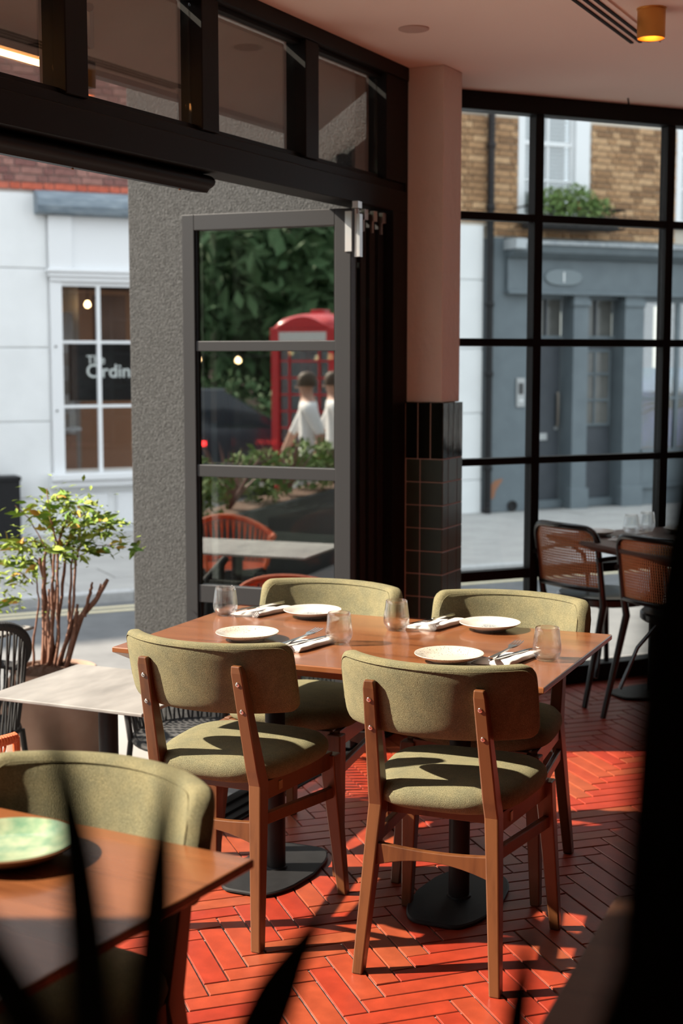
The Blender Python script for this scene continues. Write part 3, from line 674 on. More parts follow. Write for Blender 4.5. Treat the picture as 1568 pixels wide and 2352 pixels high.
MB().b(S0, 5.40, .41, .45, 2.458, 2.498).build('front_bar', BLACKP, aw)
for s_ in (1.2, 3.45): MB().tube([(s_, .12, 2.55), (s_ + .25, .30, 2.51), (s_ + .05, .42, 2.48)], .014, 8).build('folding_arm', BLACKP, aw, smooth=True)
ht = thing('patio_heater', 'glowing orange heater bar behind the leftmost transom window', 'heater', tuple(lw(1.78, .36, 2.408)), LWA)
MB().b(0, 1.95, -.03, .03, .03, .055).build('reflector', BLACKP, ht)
MB().tube([(.03, 0, .02), (1.92, 0, .02)], .010, 10).build('element', mat('glowing heater tube', (1, .45, .15), .5, emit=((1.0, .42, .12), 12)), ht)
MB().b(1.92, 1.97, -.04, .04, -.02, .06).build('end_bracket', BLACKP, ht)

# ================================================================== TERRACE
TOPM = mat('grey stone laminate', (.160, .154, .148), .5, col2=(.275, .265, .255), scale=9, stretch=(1, .35, 1))
def terrace_table(label, x, y, rz, w, d):
    t = thing('terrace_table', label, 'table', (x, y, G), rz, 'grey topped terrace tables')
    MB().b(-w / 2, w / 2, -d / 2, d / 2, .708, .720).build('table_top', TOPM, t, bevel=.003)
    MB().lathe([(.033, .012), (.033, .700)], 24).build('pedestal', BLACKP, t, smooth=True)
    MB().b(-.18, .18, -.18, .18, 0, .012).build('base_plate', BLACKP, t, bevel=.004)
    MB().b(-.12, .12, -.12, .12, .698, .709).build('bracket', BLACKP, t)
    return t
terrace_table('grey stone topped terrace table just outside the doorway', -.785, 4.685, R(-24), .60, .53)
terrace_table('grey stone topped terrace table at the left picture edge behind the rope chair', -1.66, 5.62, R(-24), .60, .60)
terrace_table('grey stone topped terrace table mirrored low in the glass door', -2.35, 3.95, R(-24), 1.1, .62)
def rope_chair(name, label, x, y, rz, m, back):
    t = thing(name, label, 'chair', (x, y, G), rz, 'woven rope terrace chairs')
    FR = BLACKP if back else m
    loopz = lambda a: .63 + (back - .63) * max(0, -math.sin(a)) ** 1.5      # a=-90deg is the back centre
    def ring(a, k=1.0): return (.285 * k * math.cos(a), .275 * k * math.sin(a))
    angs = [R(35) - R(250) * i / 60 for i in range(61)]
    angs = [R(35 - 250 * i / 60) for i in range(61)]
    top = [(*ring(a), loopz(a)) for a in angs]
    bumps = []
    for i in range(len(top) - 1):
        for q in range(4):
            f = q / 4; bumps.append(tuple(top[i][c] * (1 - f) + top[i + 1][c] * f for c in range(3)))
    MB().tube(bumps, [.0165 + (.0022 if k % 2 else -.0012) for k in range(len(bumps))], 8).build('wrapped_rail', m, t, smooth=False)
    mb = MB()
    for i, a in enumerate(angs[2:-2:1]):
        x0, y0 = ring(a); x1, y1 = ring(a + (.09 if i % 2 else -.09), .86)
        mb.tube([(x0, y0, loopz(a)), ((x0 + x1) / 2 * 1.01, (y0 + y1) / 2 * 1.01, (loopz(a) + .44) / 2), (x1, y1, .43)], .0045, 5)
    tag(mb.build('back_ropes', m, t), 'woven rope strands', kind='stuff')
    MB().tube([(*ring(2 * math.pi * k / 40, .86), .43) for k in range(41)], .013, 8).build('seat_frame', BLACKP, t, smooth=True)
    mb = MB()
    for k in range(34):
        yy = -.225 + .45 * k / 33; hw = .245 * math.sqrt(max(.02, 1 - (yy / .245) ** 2))
        mb.tube([(-hw, yy, .436), (-hw * .4, yy + .012, .430), (hw * .4, yy - .012, .430), (hw, yy, .436)], .0055, 5)
    tag(mb.build('seat_ropes', m, t), 'woven rope seat strands', kind='stuff')
    for sx, sy in ((1, 1), (-1, 1), (1, -1), (-1, -1)):
        MB().tube([(sx * .22, sy * .21, 0), (sx * .19, sy * .17, .43)], .011, 8).build('leg', BLACKP, t, smooth=True)
        if sy > 0:
            a = R(35) if sx > 0 else R(145); MB().tube([(*ring(a), .63), (sx * .19, .17, .43)], .012, 8).build('arm_post', m, t, smooth=True)
    return t
RB = mat('black rope', (.018, .019, .021), .75); RO = mat('orange rope', (.62, .12, .03), .7, col2=(.50, .08, .02), scale=50)
rope_chair('rope_chair', 'black woven rope chair with a high back cut by the left picture edge', -1.455, 5.20, R(50), RB, .86)
rope_chair('rope_chair', 'low black woven rope chair partly hidden behind the near left dining chair', -.52, 5.13, R(150), RB, .65)
rope_chair('rope_chair', 'orange woven rope chair at the left picture edge', -1.265, 4.53, R(-66), RO, .68)
rope_chair('rope_chair', 'orange woven rope chair mirrored in the lowest pane of the glass door', -3.25, 3.20, R(-60), RO, .74)
# ---- planter with shrub
PX, PY = -1.215, 5.90
pot = thing('plant_pot', 'large round weathered terracotta plant pot on the terrace', 'pot', (PX, PY, G))
POTM = mat('weathered terracotta', (.2550, .1500, .1087), .9, col2=(.3300, .2175, .1650), scale=7, bmp=(30, .2, .006))
MB().lathe([(.05, .01), (.08, .0), (.110, .012), (.160, .07), (.198, .15), (.224, .25), (.233, .33), (.226, .40), (.205, .455), (.184, .485), (.178, .500), (.184, .512), (.178, .518), (.168, .512), (.165, .46), (.001, .45)], 48).build('body', POTM, pot, smooth=True, ang=60)
MB().lathe([(.036, 0), (.036, .006), (.031, .010), (.027, .006), (.018, .006), (.012, .009), (.001, .009)], 28, (0, 0, 0), Matrix.Rotation(R(90), 4, 'X')).build('round_seal', POTM, pot, smooth=True, ang=30).location = (-.125, -.193, .335)
soil = MB()
rs = random.Random(3); rows = []
for k in range(12):
    r_ = .001 + .164 * k / 11; rows.append([(r_ * math.cos(2 * math.pi * i / 40), r_ * math.sin(2 * math.pi * i / 40), .492 + .045 * (1 - (k / 11) ** 2) + rs.uniform(-.007, .007)) for i in range(40)])
soil.loft(rows, cap=True).build('soil', mat('bark mulch', (.09, .045, .028), .95, col2=(.16, .09, .06), scale=120, bmp=(160, .8, .01)), pot)
LEAFM = brick_mat('nandina leaf', (.0960, .2000, .0240), (.1760, .2880, .0400), (.3200, .3680, .0560)); LEAFY = brick_mat('yellowing leaf', (.4400, .3600, .0480), (.4800, .2400, .0400), (.3600, .3600, .0640))
BARK = mat('brown bark', (.14, .065, .040), .9, col2=(.22, .11, .075), scale=60)
shrub = thing('shrub', 'leafy green shrub with bare brown stems growing in the terracotta pot', 'shrub', (PX, PY, G + .49))
def lp(px, py, dy=0): return ((px - 110) * .00181, dy, (1540 - py) * .00184)
stems = [([(92, 1545), (97, 1440), (92, 1330), (84, 1270)], .009), ([(96, 1545), (112, 1440), (116, 1330), (124, 1230)], .009), ([(122, 1545), (150, 1430), (156, 1330), (164, 1240)], .008), ([(108, 1545), (108, 1450), (112, 1360), (105, 1260)], .007), ([(135, 1545), (160, 1450), (172, 1390)], .012), ([(85, 1545), (90, 1400), (95, 1290), (98, 1245)], .011), ([(100, 1545), (118, 1400), (133, 1230), (150, 1180)], .008), ([(105, 1545), (130, 1360), (140, 1250), (158, 1205)], .008), ([(115, 1545), (126, 1450), (130, 1360), (128, 1250), (120, 1180)], .007),
         ([(130, 1545), (178, 1405), (215, 1362), (240, 1320)], .015), ([(183, 1405), (200, 1350), (207, 1325)], .009), ([(118, 1540), (165, 1385), (170, 1275), (185, 1230)], .007), ([(58, 1540), (61, 1480), (73, 1385), (70, 1320)], .006), ([(100, 1540), (104, 1400), (106, 1340)], .009), ([(112, 1540), (150, 1440), (168, 1378)], .009), ([(212, 1365), (224, 1330)], .006), ([(93, 1300), (60, 1260), (35, 1240)], .003), ([(120, 1200), (112, 1150), (108, 1110)], .003), ([(70, 1330), (40, 1300), (15, 1320)], .003), ([(150, 1190), (200, 1165), (245, 1185)], .003), ([(170, 1270), (215, 1245), (270, 1240)], .0025), ([(98, 1250), (60, 1180), (30, 1150)], .003)]
rs = random.Random(11)
for pts, r_ in stems:
    dy = rs.uniform(-.05, .05); pp = [Vector(lp(a, b, dy + (rs.uniform(-.02, .02) if k else 0))) for k, (a, b) in enumerate(pts)]
    fine = []
    for k in range(len(pp) - 1):
        for q in range(4): fine.append(pp[k].lerp(pp[k + 1], q / 4) + Vector((rs.uniform(-1, 1), rs.uniform(-1, 1), 0)) * .004)
    fine.append(pp[-1]); n_ = len(fine)
    MB().tube(fine, [r_ * (1 - .5 * k / n_) * rs.uniform(.88, 1.1) for k in range(n_)], 7).build('stem', BARK, shrub, smooth=True)
lf = MB().add([(0, 0, 0), (.28, .16, .02), (.28, -.16, .02), (.62, .15, .0), (.62, -.15, .0), (1, 0, -.10), (.3, 0, -.02), (.64, 0, -.05)], [(0, 6, 1), (0, 2, 6), (1, 6, 7, 3), (6, 2, 4, 7), (3, 7, 5), (7, 4, 5)])
lme = bpy.data.meshes.new('leaf'); lme.from_pydata(lf.v, [], lf.f); lme.materials.append(LEAFM)
lmy = lme.copy(); lmy.materials.clear(); lmy.materials.append(LEAFY)
sprays = [(110, 1165), (150, 1150), (75, 1165), (190, 1150), (215, 1180), (140, 1190), (172, 1205), (232, 1190), (95, 1250), (52, 1250), (40, 1290), (150, 1240), (190, 1250), (130, 1220), (22, 1320), (70, 1290), (30, 1365), (262, 1240), (112, 1135), (165, 1175), (120, 1250), (30, 1240), (200, 1220)]
for k, (a, b) in enumerate(sprays):
    c0 = Vector(lp(a, b, rs.uniform(-.09, .09)))
    dirx = Vector(((a - 125) / 160 + rs.uniform(-.5, .5), rs.uniform(-.7, .7), rs.uniform(-.1, .35))).normalized()
    for q in range(13):
        al = rs.uniform(-.5, 1.0); p = c0 + dirx * al * .075 + Vector((rs.gauss(0, .012), rs.gauss(0, .02), rs.gauss(0, .012)))
        o = bpy.data.objects.new('leaf', lmy if rs.random() < .12 else lme); C.objects.link(o); o.parent = shrub; o.location = p
        sc = rs.uniform(.042, .078); o.scale = (sc, sc, sc)
        d = (dirx * .8 + Vector((rs.uniform(-1, 1), rs.uniform(-1, 1), rs.uniform(-.5, .35)))).normalized()
        o.rotation_mode = 'QUATERNION'; o.rotation_quaternion = d.to_track_quat('X', 'Z') @ Quaternion((1, 0, 0), rs.uniform(S0, .9))

mb = MB(); rs = random.Random(77)
for a, b in sprays:
    c0 = Vector(lp(a, b, rs.uniform(-.08, .08)))
    for q in range(44):
        p = c0 + Vector((rs.gauss(0, .045), rs.gauss(0, .05), rs.gauss(0, .034))); s = rs.uniform(.022, .044)
        qd = Vector((rs.uniform(-1, 1), rs.uniform(-1, 1), rs.uniform(-.6, .4))).normalized().to_track_quat('X', 'Z')
        mb.add([p + qd @ (Vector(v) * s) for v in ((0, 0, 0), (.5, .22, .03), (1, 0, -.06), (.5, -.22, .03))], [(0, 1, 2), (0, 2, 3)])
tag(mb.build('small_leaves', LEAFM, shrub), 'small green leaflets between the larger leaves', kind='stuff')

# ================================================================== BUILDINGS ACROSS THE STREET  (x along the facade, y into the building)
WHITE = mat('white stucco paint', (.73, .74, .74), .8, col2=(.79, .80, .80), scale=2.5, bmp=(60, .08, .004))
WOODW = mat('white gloss paint', (.76, .77, .78), .45)
LEAD = mat('weathered lead', (.13, .17, .21), .5, col2=(.24, .29, .33), scale=14, stretch=(.5, 1, 2))
GREYP = mat('blue grey painted timber', (.108, .134, .150), .6, col2=(.135, .165, .182), scale=4, bmp=(30, .08, .004))
GREYD = mat('dark slate painted door', (.050, .058, .069), .55, col2=(.064, .073, .085), scale=5)
MORT = mat('lime mortar', (.56, .50, .42), .95); MORT2 = mat('pale mortar', (.52, .44, .40), .95)
SHOPDARK = mat('dark shop interior', (.03, .025, .022), .9)
def facade_root(name, label, cat, s): return thing(name, label, cat, fr(s, FOFF, G), WDA)
def brickwork(parent, x0, x1, z0, z1, base_m, mats, holes=(), y=0.0, first_red=False):
    bw = MB(); 
    L_, H_, jn = .215, .065, .010
    me = {}
    for key, ln in (('s', L_), ('h', .1025)):
        for i, m in enumerate(mats):
            b_ = MB(); e = .004
            P = [(-ln / 2, 0, 0), (ln / 2, 0, 0), (ln / 2, 0, H_), (-ln / 2, 0, H_), (-ln / 2, -.010, 0), (ln / 2, -.010, 0), (ln / 2, -.010, H_), (-ln / 2, -.010, H_), (-ln / 2 + e, -.014, e), (ln / 2 - e, -.014, e), (ln / 2 - e, -.014, H_ - e), (-ln / 2 + e, -.014, H_ - e)]
            b_.add(P, [(0, 1, 5, 4), (1, 2, 6, 5), (2, 3, 7, 6), (3, 0, 4, 7), (4, 5, 9, 8), (5, 6, 10, 9), (6, 7, 11, 10), (7, 4, 8, 11), (8, 9, 10, 11)])
            q = bpy.data.meshes.new('brick'); q.from_pydata(b_.v, [], b_.f); q.materials.append(m); me[(key, i)] = q
    r = 0; z = z0
    while z + H_ < z1:
        x = x0 + (0 if r % 2 else -.05); k = r % 2
        while x < x1 - .05:
            key = 's' if k % 2 else 'h'; ln = L_ if key == 's' else .1025; k += 1
            cx = x + ln / 2; x += ln + jn
            e0, e1 = max(cx - ln / 2, x0), min(cx + ln / 2, x1)
            for a, b, c, d in holes:
                if c - H_ < z < d and e0 < b and e1 > a:
                    if e0 < a: e1 = min(e1, a - .004)
                    else: e0 = max(e0, b + .004)
            if e1 - e0 < .03: continue
            cx = (e0 + e1) / 2
            mi = (1 if (first_red and r == 0) else 0) if len(mats) > 1 else 0
            o = bpy.data.objects.new('brick', me[(key, mi)]); C.objects.link(o); o.parent = parent; o.location = (cx, y, z + random.uniform(-.001, .001)); o.scale = ((e1 - e0) / ln, 1, 1)
        z += H_ + jn; r += 1

# ---------------- white shop (facade coordinate 0 .. 8.46)
ws = facade_root('white_shop', 'white painted corner shop with small paned display window and brick above', 'building', 0)
zz = lambda z: z - G
stucco = MB().b(-14, 3.45, .02, .5, 0, zz(3.2)).b(6.2, 8.45, .02, .5, 0, zz(3.06)).b(3.45, 6.2, .02, .5, zz(2.31), zz(3.2)).b(3.45, 6.2, .02, .5, 0, zz(.37)).build('stucco_wall', WHITE, ws)
for z0, z1 in ((G, .115), (.13, .895), (.91, 1.64), (1.655, 2.43), (2.445, 3.17)):
    MB().b(-14, 3.39, .0, .03, zz(z0), zz(z1)).build('stucco_course', WHITE, stucco, bevel=.006)
    MB().b(6.3, 8.455, .0, .03, zz(z0), zz(min(z1, 3.06))).build('stucco_course', WHITE, stucco, bevel=.006)
MB().b(3.40, 3.64, -.05, .03, zz(2.44), zz(2.97)).build('pilaster', WOODW, ws, bevel=.006)
MB().b(3.64, 6.3, -.01, .03, zz(2.44), zz(2.97)).build('fascia', WOODW, ws, bevel=.004)
for k, (y, z0, z1) in enumerate(((-.09, 2.405, 2.44), (-.07, 2.36, 2.405), (-.05, 2.315, 2.36))): MB().b(3.37 + .02 * k, 6.3, y, .03, zz(z0), zz(z1)).build('moulding', WOODW, ws, bevel=.008)
MB().b(3.41, 3.53, -.03, .06, zz(.37), zz(2.315)).build('frame_post', WOODW, ws, bevel=.006)
for z in (1.66, 1.01): MB().lathe([(.012, 0), (.012, .006), (.001, .007)], 10, (0, 0, 0), Matrix.Rotation(R(90), 4, 'X')).build('screw_cap', mat('dark screw', (.1, .1, .1), .6), ws).location = (3.455, -.03, zz(z))
for z0, z1, y in ((.30, .37, -.14), (.23, .30, -.10)): MB().b(3.36, 6.3, y, .03, zz(z0), zz(z1)).build('window_sill', WOODW, ws, bevel=.01)
for a in (3.50, 4.02, 4.54, 5.06): 
    MB().b(a + .05, a + .47, -.012, .03, zz(-.20), zz(.15)).build('panel_moulding', WOODW, ws, bevel=.008)
    MB().b(a + .075, a + .445, -.016, .0, zz(-.175), zz(.125)).build('panel_field', WOODW, ws, bevel=.006)
wf = MB().b(3.53, 6.2, -.01, .05, zz(2.27), zz(2.32)).build('window_frame', WOODW, ws)
for x in (3.89, 4.29, 4.69, 5.09, 5.49): MB().b(x, x + .040, -.012, .04, zz(.37), zz(2.28)).build('glazing_bar', WOODW, wf, bevel=.006)
for z in (1.035, 1.69): MB().b(3.53, 6.2, -.006, .035, zz(z), zz(z + .030)).build('glazing_bar', WOODW, wf, bevel=.006)
for i in range(4):
    x0 = 3.53 if i == 0 else 3.93 + .4 * (i - 1); x1 = 3.89 + .4 * i
    for z0, z1 in ((.37, 1.035), (1.065, 1.69), (1.72, 2.27)): MB().b(x0, x1, .014, .018, zz(z0), zz(z1)).build('pane', GLASS_SHOP, wf)
corn = MB()
pf = [(.02, 3.22), (-.10, 3.19), (-.165, 3.13), (-.175, 3.05), (-.15, 2.985), (.02, 2.97)]
corn.loft([[(3.27, y, zz(z)) for y, z in pf], [(6.4, y, zz(z)) for y, z in pf]]).build('lead_cornice', LEAD, ws, bevel=.01)
bw = MB().b(-14, 8.46, .012, .4, zz(3.19), zz(9.5)).build('brick_wall', MORT2, ws)
brickwork(bw, 2.75, 4.35, zz(3.215), zz(4.55), MORT2, [BRICK_P, BRICK_R], first_red=True)
# shop interior seen through the panes
it = thing('shop_interior', 'warm lit shop room behind the small paned window', 'room', fr(3.5, FOFF, G), WDA)
WARM = mat('warm interior wall', (.42, .24, .15), .8)
MB().b(.0, 2.6, 2.4, 2.5, .3, 2.7).build('back_wall', WARM, it); MB().b(-.06, .0, .25, 2.5, .3, 2.7).build('side_wall', WARM, it); MB().b(0, 2.6, .3, 2.5, .25, .3).build('floor_boards', mat('orange floorboards', (.45, .22, .12), .6), it)
MB().b(0, 2.6, .3, 2.5, 2.62, 2.7).build('dark_ceiling', SHOPDARK, it)
sh = thing('display_shelf', 'white display shelves with boxes left in the shop window', 'shelf', fr(3.58, FOFF + .5, G + .3), WDA)
SW = mat('white shelf', (.75, .75, .74), .6)
for z in (.75, 1.10, 1.40): MB().b(0, .26, 0, .3, z, z + .03).build('shelf_board', SW, sh)
MB().b(0, .03, 0, .3, .7, 2.0).build('side_panel', mat('pine edge', (.60, .30, .14), .6), sh); MB().b(.03, .26, .27, .3, .7, 2.0).build('back_panel', SW, sh)
MB().b(.06, .22, .05, .25, .02, .70).build('cabinet', mat('tan cabinet', (.36, .18, .11), .6), sh)
for i, (x, z) in enumerate(((.06, .78), (.15, .78), (.05, 1.13), (.15, 1.13), (.09, 1.43))):
    o = MB().b(0, .075, 0, .08, 0, .14).build('product_box', mat('pale carton%d' % (i % 2), (.7, .68, .64) if i % 2 else (.55, .48, .42), .6)); p = fr(3.58 + x, FOFF + .6, G + .3 + z + .0); o.location = p; o.rotation_euler = (0, 0, WDA)
    tag(o, ['pale carton on the lowest display shelf, left one', 'tan carton on the lowest display shelf, right one', 'pale carton on the middle display shelf, left one', 'tan carton on the middle display shelf, right one', 'single carton on the top display shelf'][i], 'box', 'cartons in the shop window')
o = MB().b(0, .16, 0, .16, 0, 2.3).build('shop_column', mat('pale grey column', (.42, .38, .35), .7)); o.location = fr(3.80, FOFF + 1.0, G + .3); o.rotation_euler = (0, 0, WDA); tag(o, 'square column inside the shop behind the sign', 'column')
o = MB().b(0, .30, 0, .2, 0, .48).build('shop_carton', mat('brown carton', (.20, .11, .075), .8)); o.location = fr(3.99, FOFF + .32, G + 1.99); o.rotation_euler = (0, 0, WDA); tag(o, 'brown carton standing above the black shop sign', 'box')
sg = thing('shop_sign', 'black sign with white lettering hanging inside the shop window', 'sign', fr(3.72, FOFF + .16, 1.10), WDA)
MB().b(0, 1.0, 0, .03, 0, .62).build('board', mat('black sign board', (.006, .006, .006), .5), sg)
MB().b(-.06, 0, .0, .12, 0, .62).build('side_board', mat('dark brown board', (.06, .035, .025), .6), sg)
LETT = mat('white lettering', (.75, .76, .74), .6, emit=((.8, .85, .8), .25))  # letters are no lamp, a faint glow is put into the material
def text(body, size, loc, parent, m, name='lettering', align='LEFT', rot=(R(90), 0, 0)):
    cu = bpy.data.curves.new(name, 'FONT'); cu.body = body; cu.size = size; cu.align_x = align; cu.extrude = .001; cu.offset = size * .012
    tmp = bpy.data.objects.new(name, cu); C.objects.link(tmp); dg = bpy.context.evaluated_depsgraph_get(); dg.update()
    me = bpy.data.meshes.new_from_object(tmp.evaluated_get(dg)); bpy.data.objects.remove(tmp)
    me.materials.clear(); o = link(name, me, m, parent); o.location = loc; o.rotation_euler = rot; return o
text('The', .125, (.098, -.003, .385), sg, LETT); text('Ordinary', .195, (.092, -.003, .245), sg, LETT)
for k, (s_, d_, z_) in enumerate(((4.035, .9, 2.12), (3.66, 1.2, 2.08), (4.30, 1.5, 2.06))):
    t = thing('pendant_bulb', ['round glowing bulb at the top right pane of the shop window', 'dim bulb at the top left pane of the shop window', 'lower bulb beside the column in the shop window'][k], 'lamp', fr(s_, FOFF + d_, z_), WDA, 'bulbs in the shop')
    MB().lathe([(.001, -.035), (.025, -.025), (.035, 0), (.025, .025), (.012, .04), (.001, .042)], 16).build('bulb', mat('lit bulb', (1, .8, .5), .5, emit=((1, .62, .28), 9)), t, smooth=True)
    MB().tube([(0, 0, .04), (0, 0, .2)], .006, 6).build('flex', SHOPDARK, t)
bi = thing('waste_bin', 'black box against the white wall at the left picture edge', 'bin', fr(2.62, FOFF - .28, G), WDA)
MB().b(0, .39, 0, .24, 0, .60).build('body', BLACKP, bi, bevel=.006); MB().b(-.01, .40, -.01, .25, .60, .645).build('lid', BLACKP, bi, bevel=.006)

# ---------------- grey shopfront building (8.57 ..)
gs = facade_root('grey_shopfront', 'blue grey painted shopfront with two doors under stock brick wall', 'building', 0)
b_ = lambda n, x0, x1, y0, y1, z0, z1, m=GREYP, bev=.006, par=gs: MB().b(x0, x1, y0, y1, zz(z0), zz(z1)).build(n, m, par, bevel=bev)
b_('end_wall', 8.57, 9.11, .0, .4, G, 2.93)
b_('door_frame', 9.11, 9.215, -.02, .3, G, 2.31)
b_('fascia', 8.75, 13.5, -.06, .3, 2.31, 2.70); b_('fascia_bead', 8.74, 13.5, -.10, .0, 2.285, 2.325); 
pf = [(.02, 2.70), (-.10, 2.70), (-.22, 2.76), (-.24, 2.83), (-.26, 2.86), (-.26, 2.89), (.02, 2.94)]
MB().loft([[(8.74, y, zz(z)) for y, z in pf], [(13.5, y, zz(z)) for y, z in pf]]).build('cornice', GREYP, gs, bevel=.006)
b_('flaked_edge', 8.72, 13.5, -.275, -.25, 2.845, 2.895, mat('flaking pale paint', (.38, .40, .41), .8, col2=(.22, .25, .27), scale=18))
b_('corbel', 8.72, 8.86, -.29, .0, 2.79, 2.905, mat('pale corbel', (.42, .45, .47), .7))
for x0, x1, nm in ((9.67, 9.885, 'pilaster'), (10.41, 10.685, 'pilaster')):
    p_ = b_(nm, x0, x1, -.06, .3, G, 2.31); MB().b(x0 - .02, x1 + .02, -.09, .02, zz(G), zz(-.02)).build('pilaster_base', GREYP, p_, bevel=.006)
    MB().b(x0 - .015, x1 + .015, -.085, .02, zz(2.16), zz(2.23)).build('pilaster_cap', GREYP, p_, bevel=.006)
GLS = mat('dull shop glass', (.10, .10, .092), .12, col2=(.15, .15, .14), scale=3)
def fdoor(name, label_, x0, x1, panes):
    dd = MB().b(x0, x1, .20, .25, zz(-.17), zz(1.77)).build(name, GREYD, gs, bevel=.004)
    MB().b(x0 - .02, x1 + .02, .12, .4, zz(G), zz(-.17)).build('step', GREYP, dd)
    b_('transom_rail', x0 - .02, x1 + .02, .14, .28, 1.77, 1.81)
    hw = (x0 + x1) / 2
    for a, b in ((x0, hw - .012), (hw + .012, x1)):
        MB().b(a, b, .205, .215, zz(1.81), zz(2.24)).build('pane', GLS, dd)
    MB().b(hw - .012, hw + .012, .18, .23, zz(1.81), zz(2.29)).build('transom_bar', GREYD, dd)
    b_('door_head', x0 - .02, x1 + .02, .10, .3, 2.24, 2.31)
    if panes:
        n0, n1 = x0 + .03, x1 - .03; xs_ = [n0, (n0 + n1) / 2, n1]; zs_ = [.73, 1.03, 1.35, 1.63]
        for i in range(2):
            for j in range(3): MB().b(xs_[i] + .012, xs_[i + 1] - .012, .192, .2, zz(zs_[j] + .015), zz(zs_[j + 1] - .015)).build('pane', GLS, dd)
        for x in xs_: MB().b(x - .014, x + .014, .175, .2, zz(.72), zz(1.64)).build('glazing_bar', GREYP, dd, bevel=.004)
        for z in zs_: MB().b(n0, n1, .175, .2, zz(z - .016), zz(z + .016)).build('glazing_bar', GREYP, dd, bevel=.004)
    return dd
fd = fdoor('plain_door', '', 9.22, 9.655, False); fd2 = fdoor('glazed_door', '', 9.90, 10.40, True)
MB().b(9.26, 9.48, .185, .2, zz(.555), zz(.64)).build('letter_plate', mat('dull chrome', (.42, .44, .44), .4, metal=.6), fd, bevel=.004)
MB().tube([(9.605, .165, zz(.72)), (9.605, .15, zz(.76)), (9.605, .15, zz(1.10)), (9.605, .165, zz(1.13))], .016, 8).build('pull_handle', mat('dull bronze', (.22, .19, .16), .45, metal=.6), fd, smooth=True)
MB().lathe([(.025, 0), (.025, .012), (.001, .014)], 14, (0, 0, 0), Matrix.Rotation(R(90), 4, 'X')).build('lock', mat('dull chrome', (.4, .4, .4)), fd).location = (9.61, .20, zz(.70))
pn = b_('entry_panel', 8.915, 9.03, -.02, .0, .97, 1.31, mat('brushed panel', (.36, .37, .37), .4, metal=.5), .004)
MB().b(8.94, 9.005, -.026, -.018, zz(1.12), zz(1.25)).build('speaker_grille', mat('dark grille', (.05, .05, .05), .6), pn)
for k in range(3): MB().b(8.95 + .02 * k, 8.963 + .02 * k, -.027, -.018, zz(1.03), zz(1.06)).build('call_button', WOODW, pn)
MB().lathe([(.062, 0), (.062, .03), (.05, .032), (.048, .012), (.001, .010)], 24, (0, 0, 0), Matrix.Rotation(R(90), 4, 'X')).build('vent_hole', mat('near black vent', (.02, .02, .02), .9), gs).location = (8.88, .005, zz(-.20))  # ring and closed centre share one near-black colour
MB().add([(8.57, -.003, zz(-.12)), (8.63, -.003, zz(-.10)), (8.66, -.003, zz(.0)), (8.74, -.003, zz(.10)), (8.75, -.003, zz(.13)), (8.64, -.003, zz(.11)), (8.57, -.003, zz(.04))], [tuple(range(7))]).build('rust_patch', mat('rust stain', (.30, .14, .08), .9), gs)
# sign plaque with the number 1
oval = [(9.505 + sq(math.cos(2 * math.pi * k / 40), .75) * .255, 2.49 + sq(math.sin(2 * math.pi * k / 40), .85) * .095) for k in range(40)]
pq = MB().loft([[(x, y, zz(z)) for x, z in oval] for y in (-.06, -.085)]).build('number_plaque', mat('plaque grey', (.16, .195, .21), .4), gs, bevel=.006)
text('1', .17, (9.505, -.088, zz(2.433)), pq, mat('white numeral', (.7, .72, .72), .6), 'numeral', 'CENTER')
# shop window of the grey building
b_('stall_riser', 10.685, 13.5, -.02, .3, G, .38); b_('window_sill', 10.685, 13.5, -.09, .05, .37, .42); b_('lower_ledge', 10.685, 13.5, -.07, .05, -.06, -.02)
b_('window_head', 10.685, 13.5, .0, .2, 2.22, 2.31)
for x in (10.69, 11.24, 11.9, 12.6): b_('glazing_bar', x, x + .05, .0, .06, .42, 2.22)
b_('glazing_bar', 10.69, 13.5, .005, .05, 1.03, 1.065)
for x0, x1 in ((10.74, 11.24), (11.29, 11.9), (11.95, 12.6)):
    for z0, z1 in ((.42, 1.03), (1.065, 2.22)): MB().b(x0, x1, .03, .034, zz(z0), zz(z1)).build('pane', GLASS_SHOP, gs)
POST = mat('blue green window poster', (.05, .17, .19), .5, col2=(.15, .19, .46), scale=1.6)
pm = POST.node_tree
vp = MB().b(10.72, 12.6, .30, .32, zz(.42), zz(1.42)).build('window_poster', POST, gs)
MB().b(10.69, 13.4, 1.2, 1.3, zz(.3), zz(2.3)).build('shop_back', mat('grey shop back', (.16, .15, .15), .9), gs)
MB().b(11.33, 11.43, .5, .6, zz(.42), zz(2.2)).build('pale_post', mat('pale post', (.26, .28, .27), .7), gs)
palm = thing('palm_plant', 'dark palm fronds inside the shop window with the blue green poster', 'plant', fr(11.36, FOFF + .16, .45), WDA)  # blue green behind the fronds is the poster's own colour
PLM = mat('dark palm', (.012, .035, .030), .7)
for k in range(16):
    a = R(200 + 140 * k / 15 - 90 - 180); L1 = .62
    dx, dz = math.cos(R(20 + 140 * k / 15)), math.sin(R(20 + 140 * k / 15))
    pts = [(dx * L1 * q / 6, .0 + .01 * (k % 3), .45 + dz * L1 * q / 6 - .35 * (q / 6) ** 2 * (1.1 - dz * .6)) for q in range(7)]
    MB().tube(pts, [.006, .012, .016, .016, .013, .008, .002], 5).build('frond', PLM, palm)
MB().tube([(0, 0, 0), (0, 0, .46)], .02, 8).build('trunk', PLM, palm)
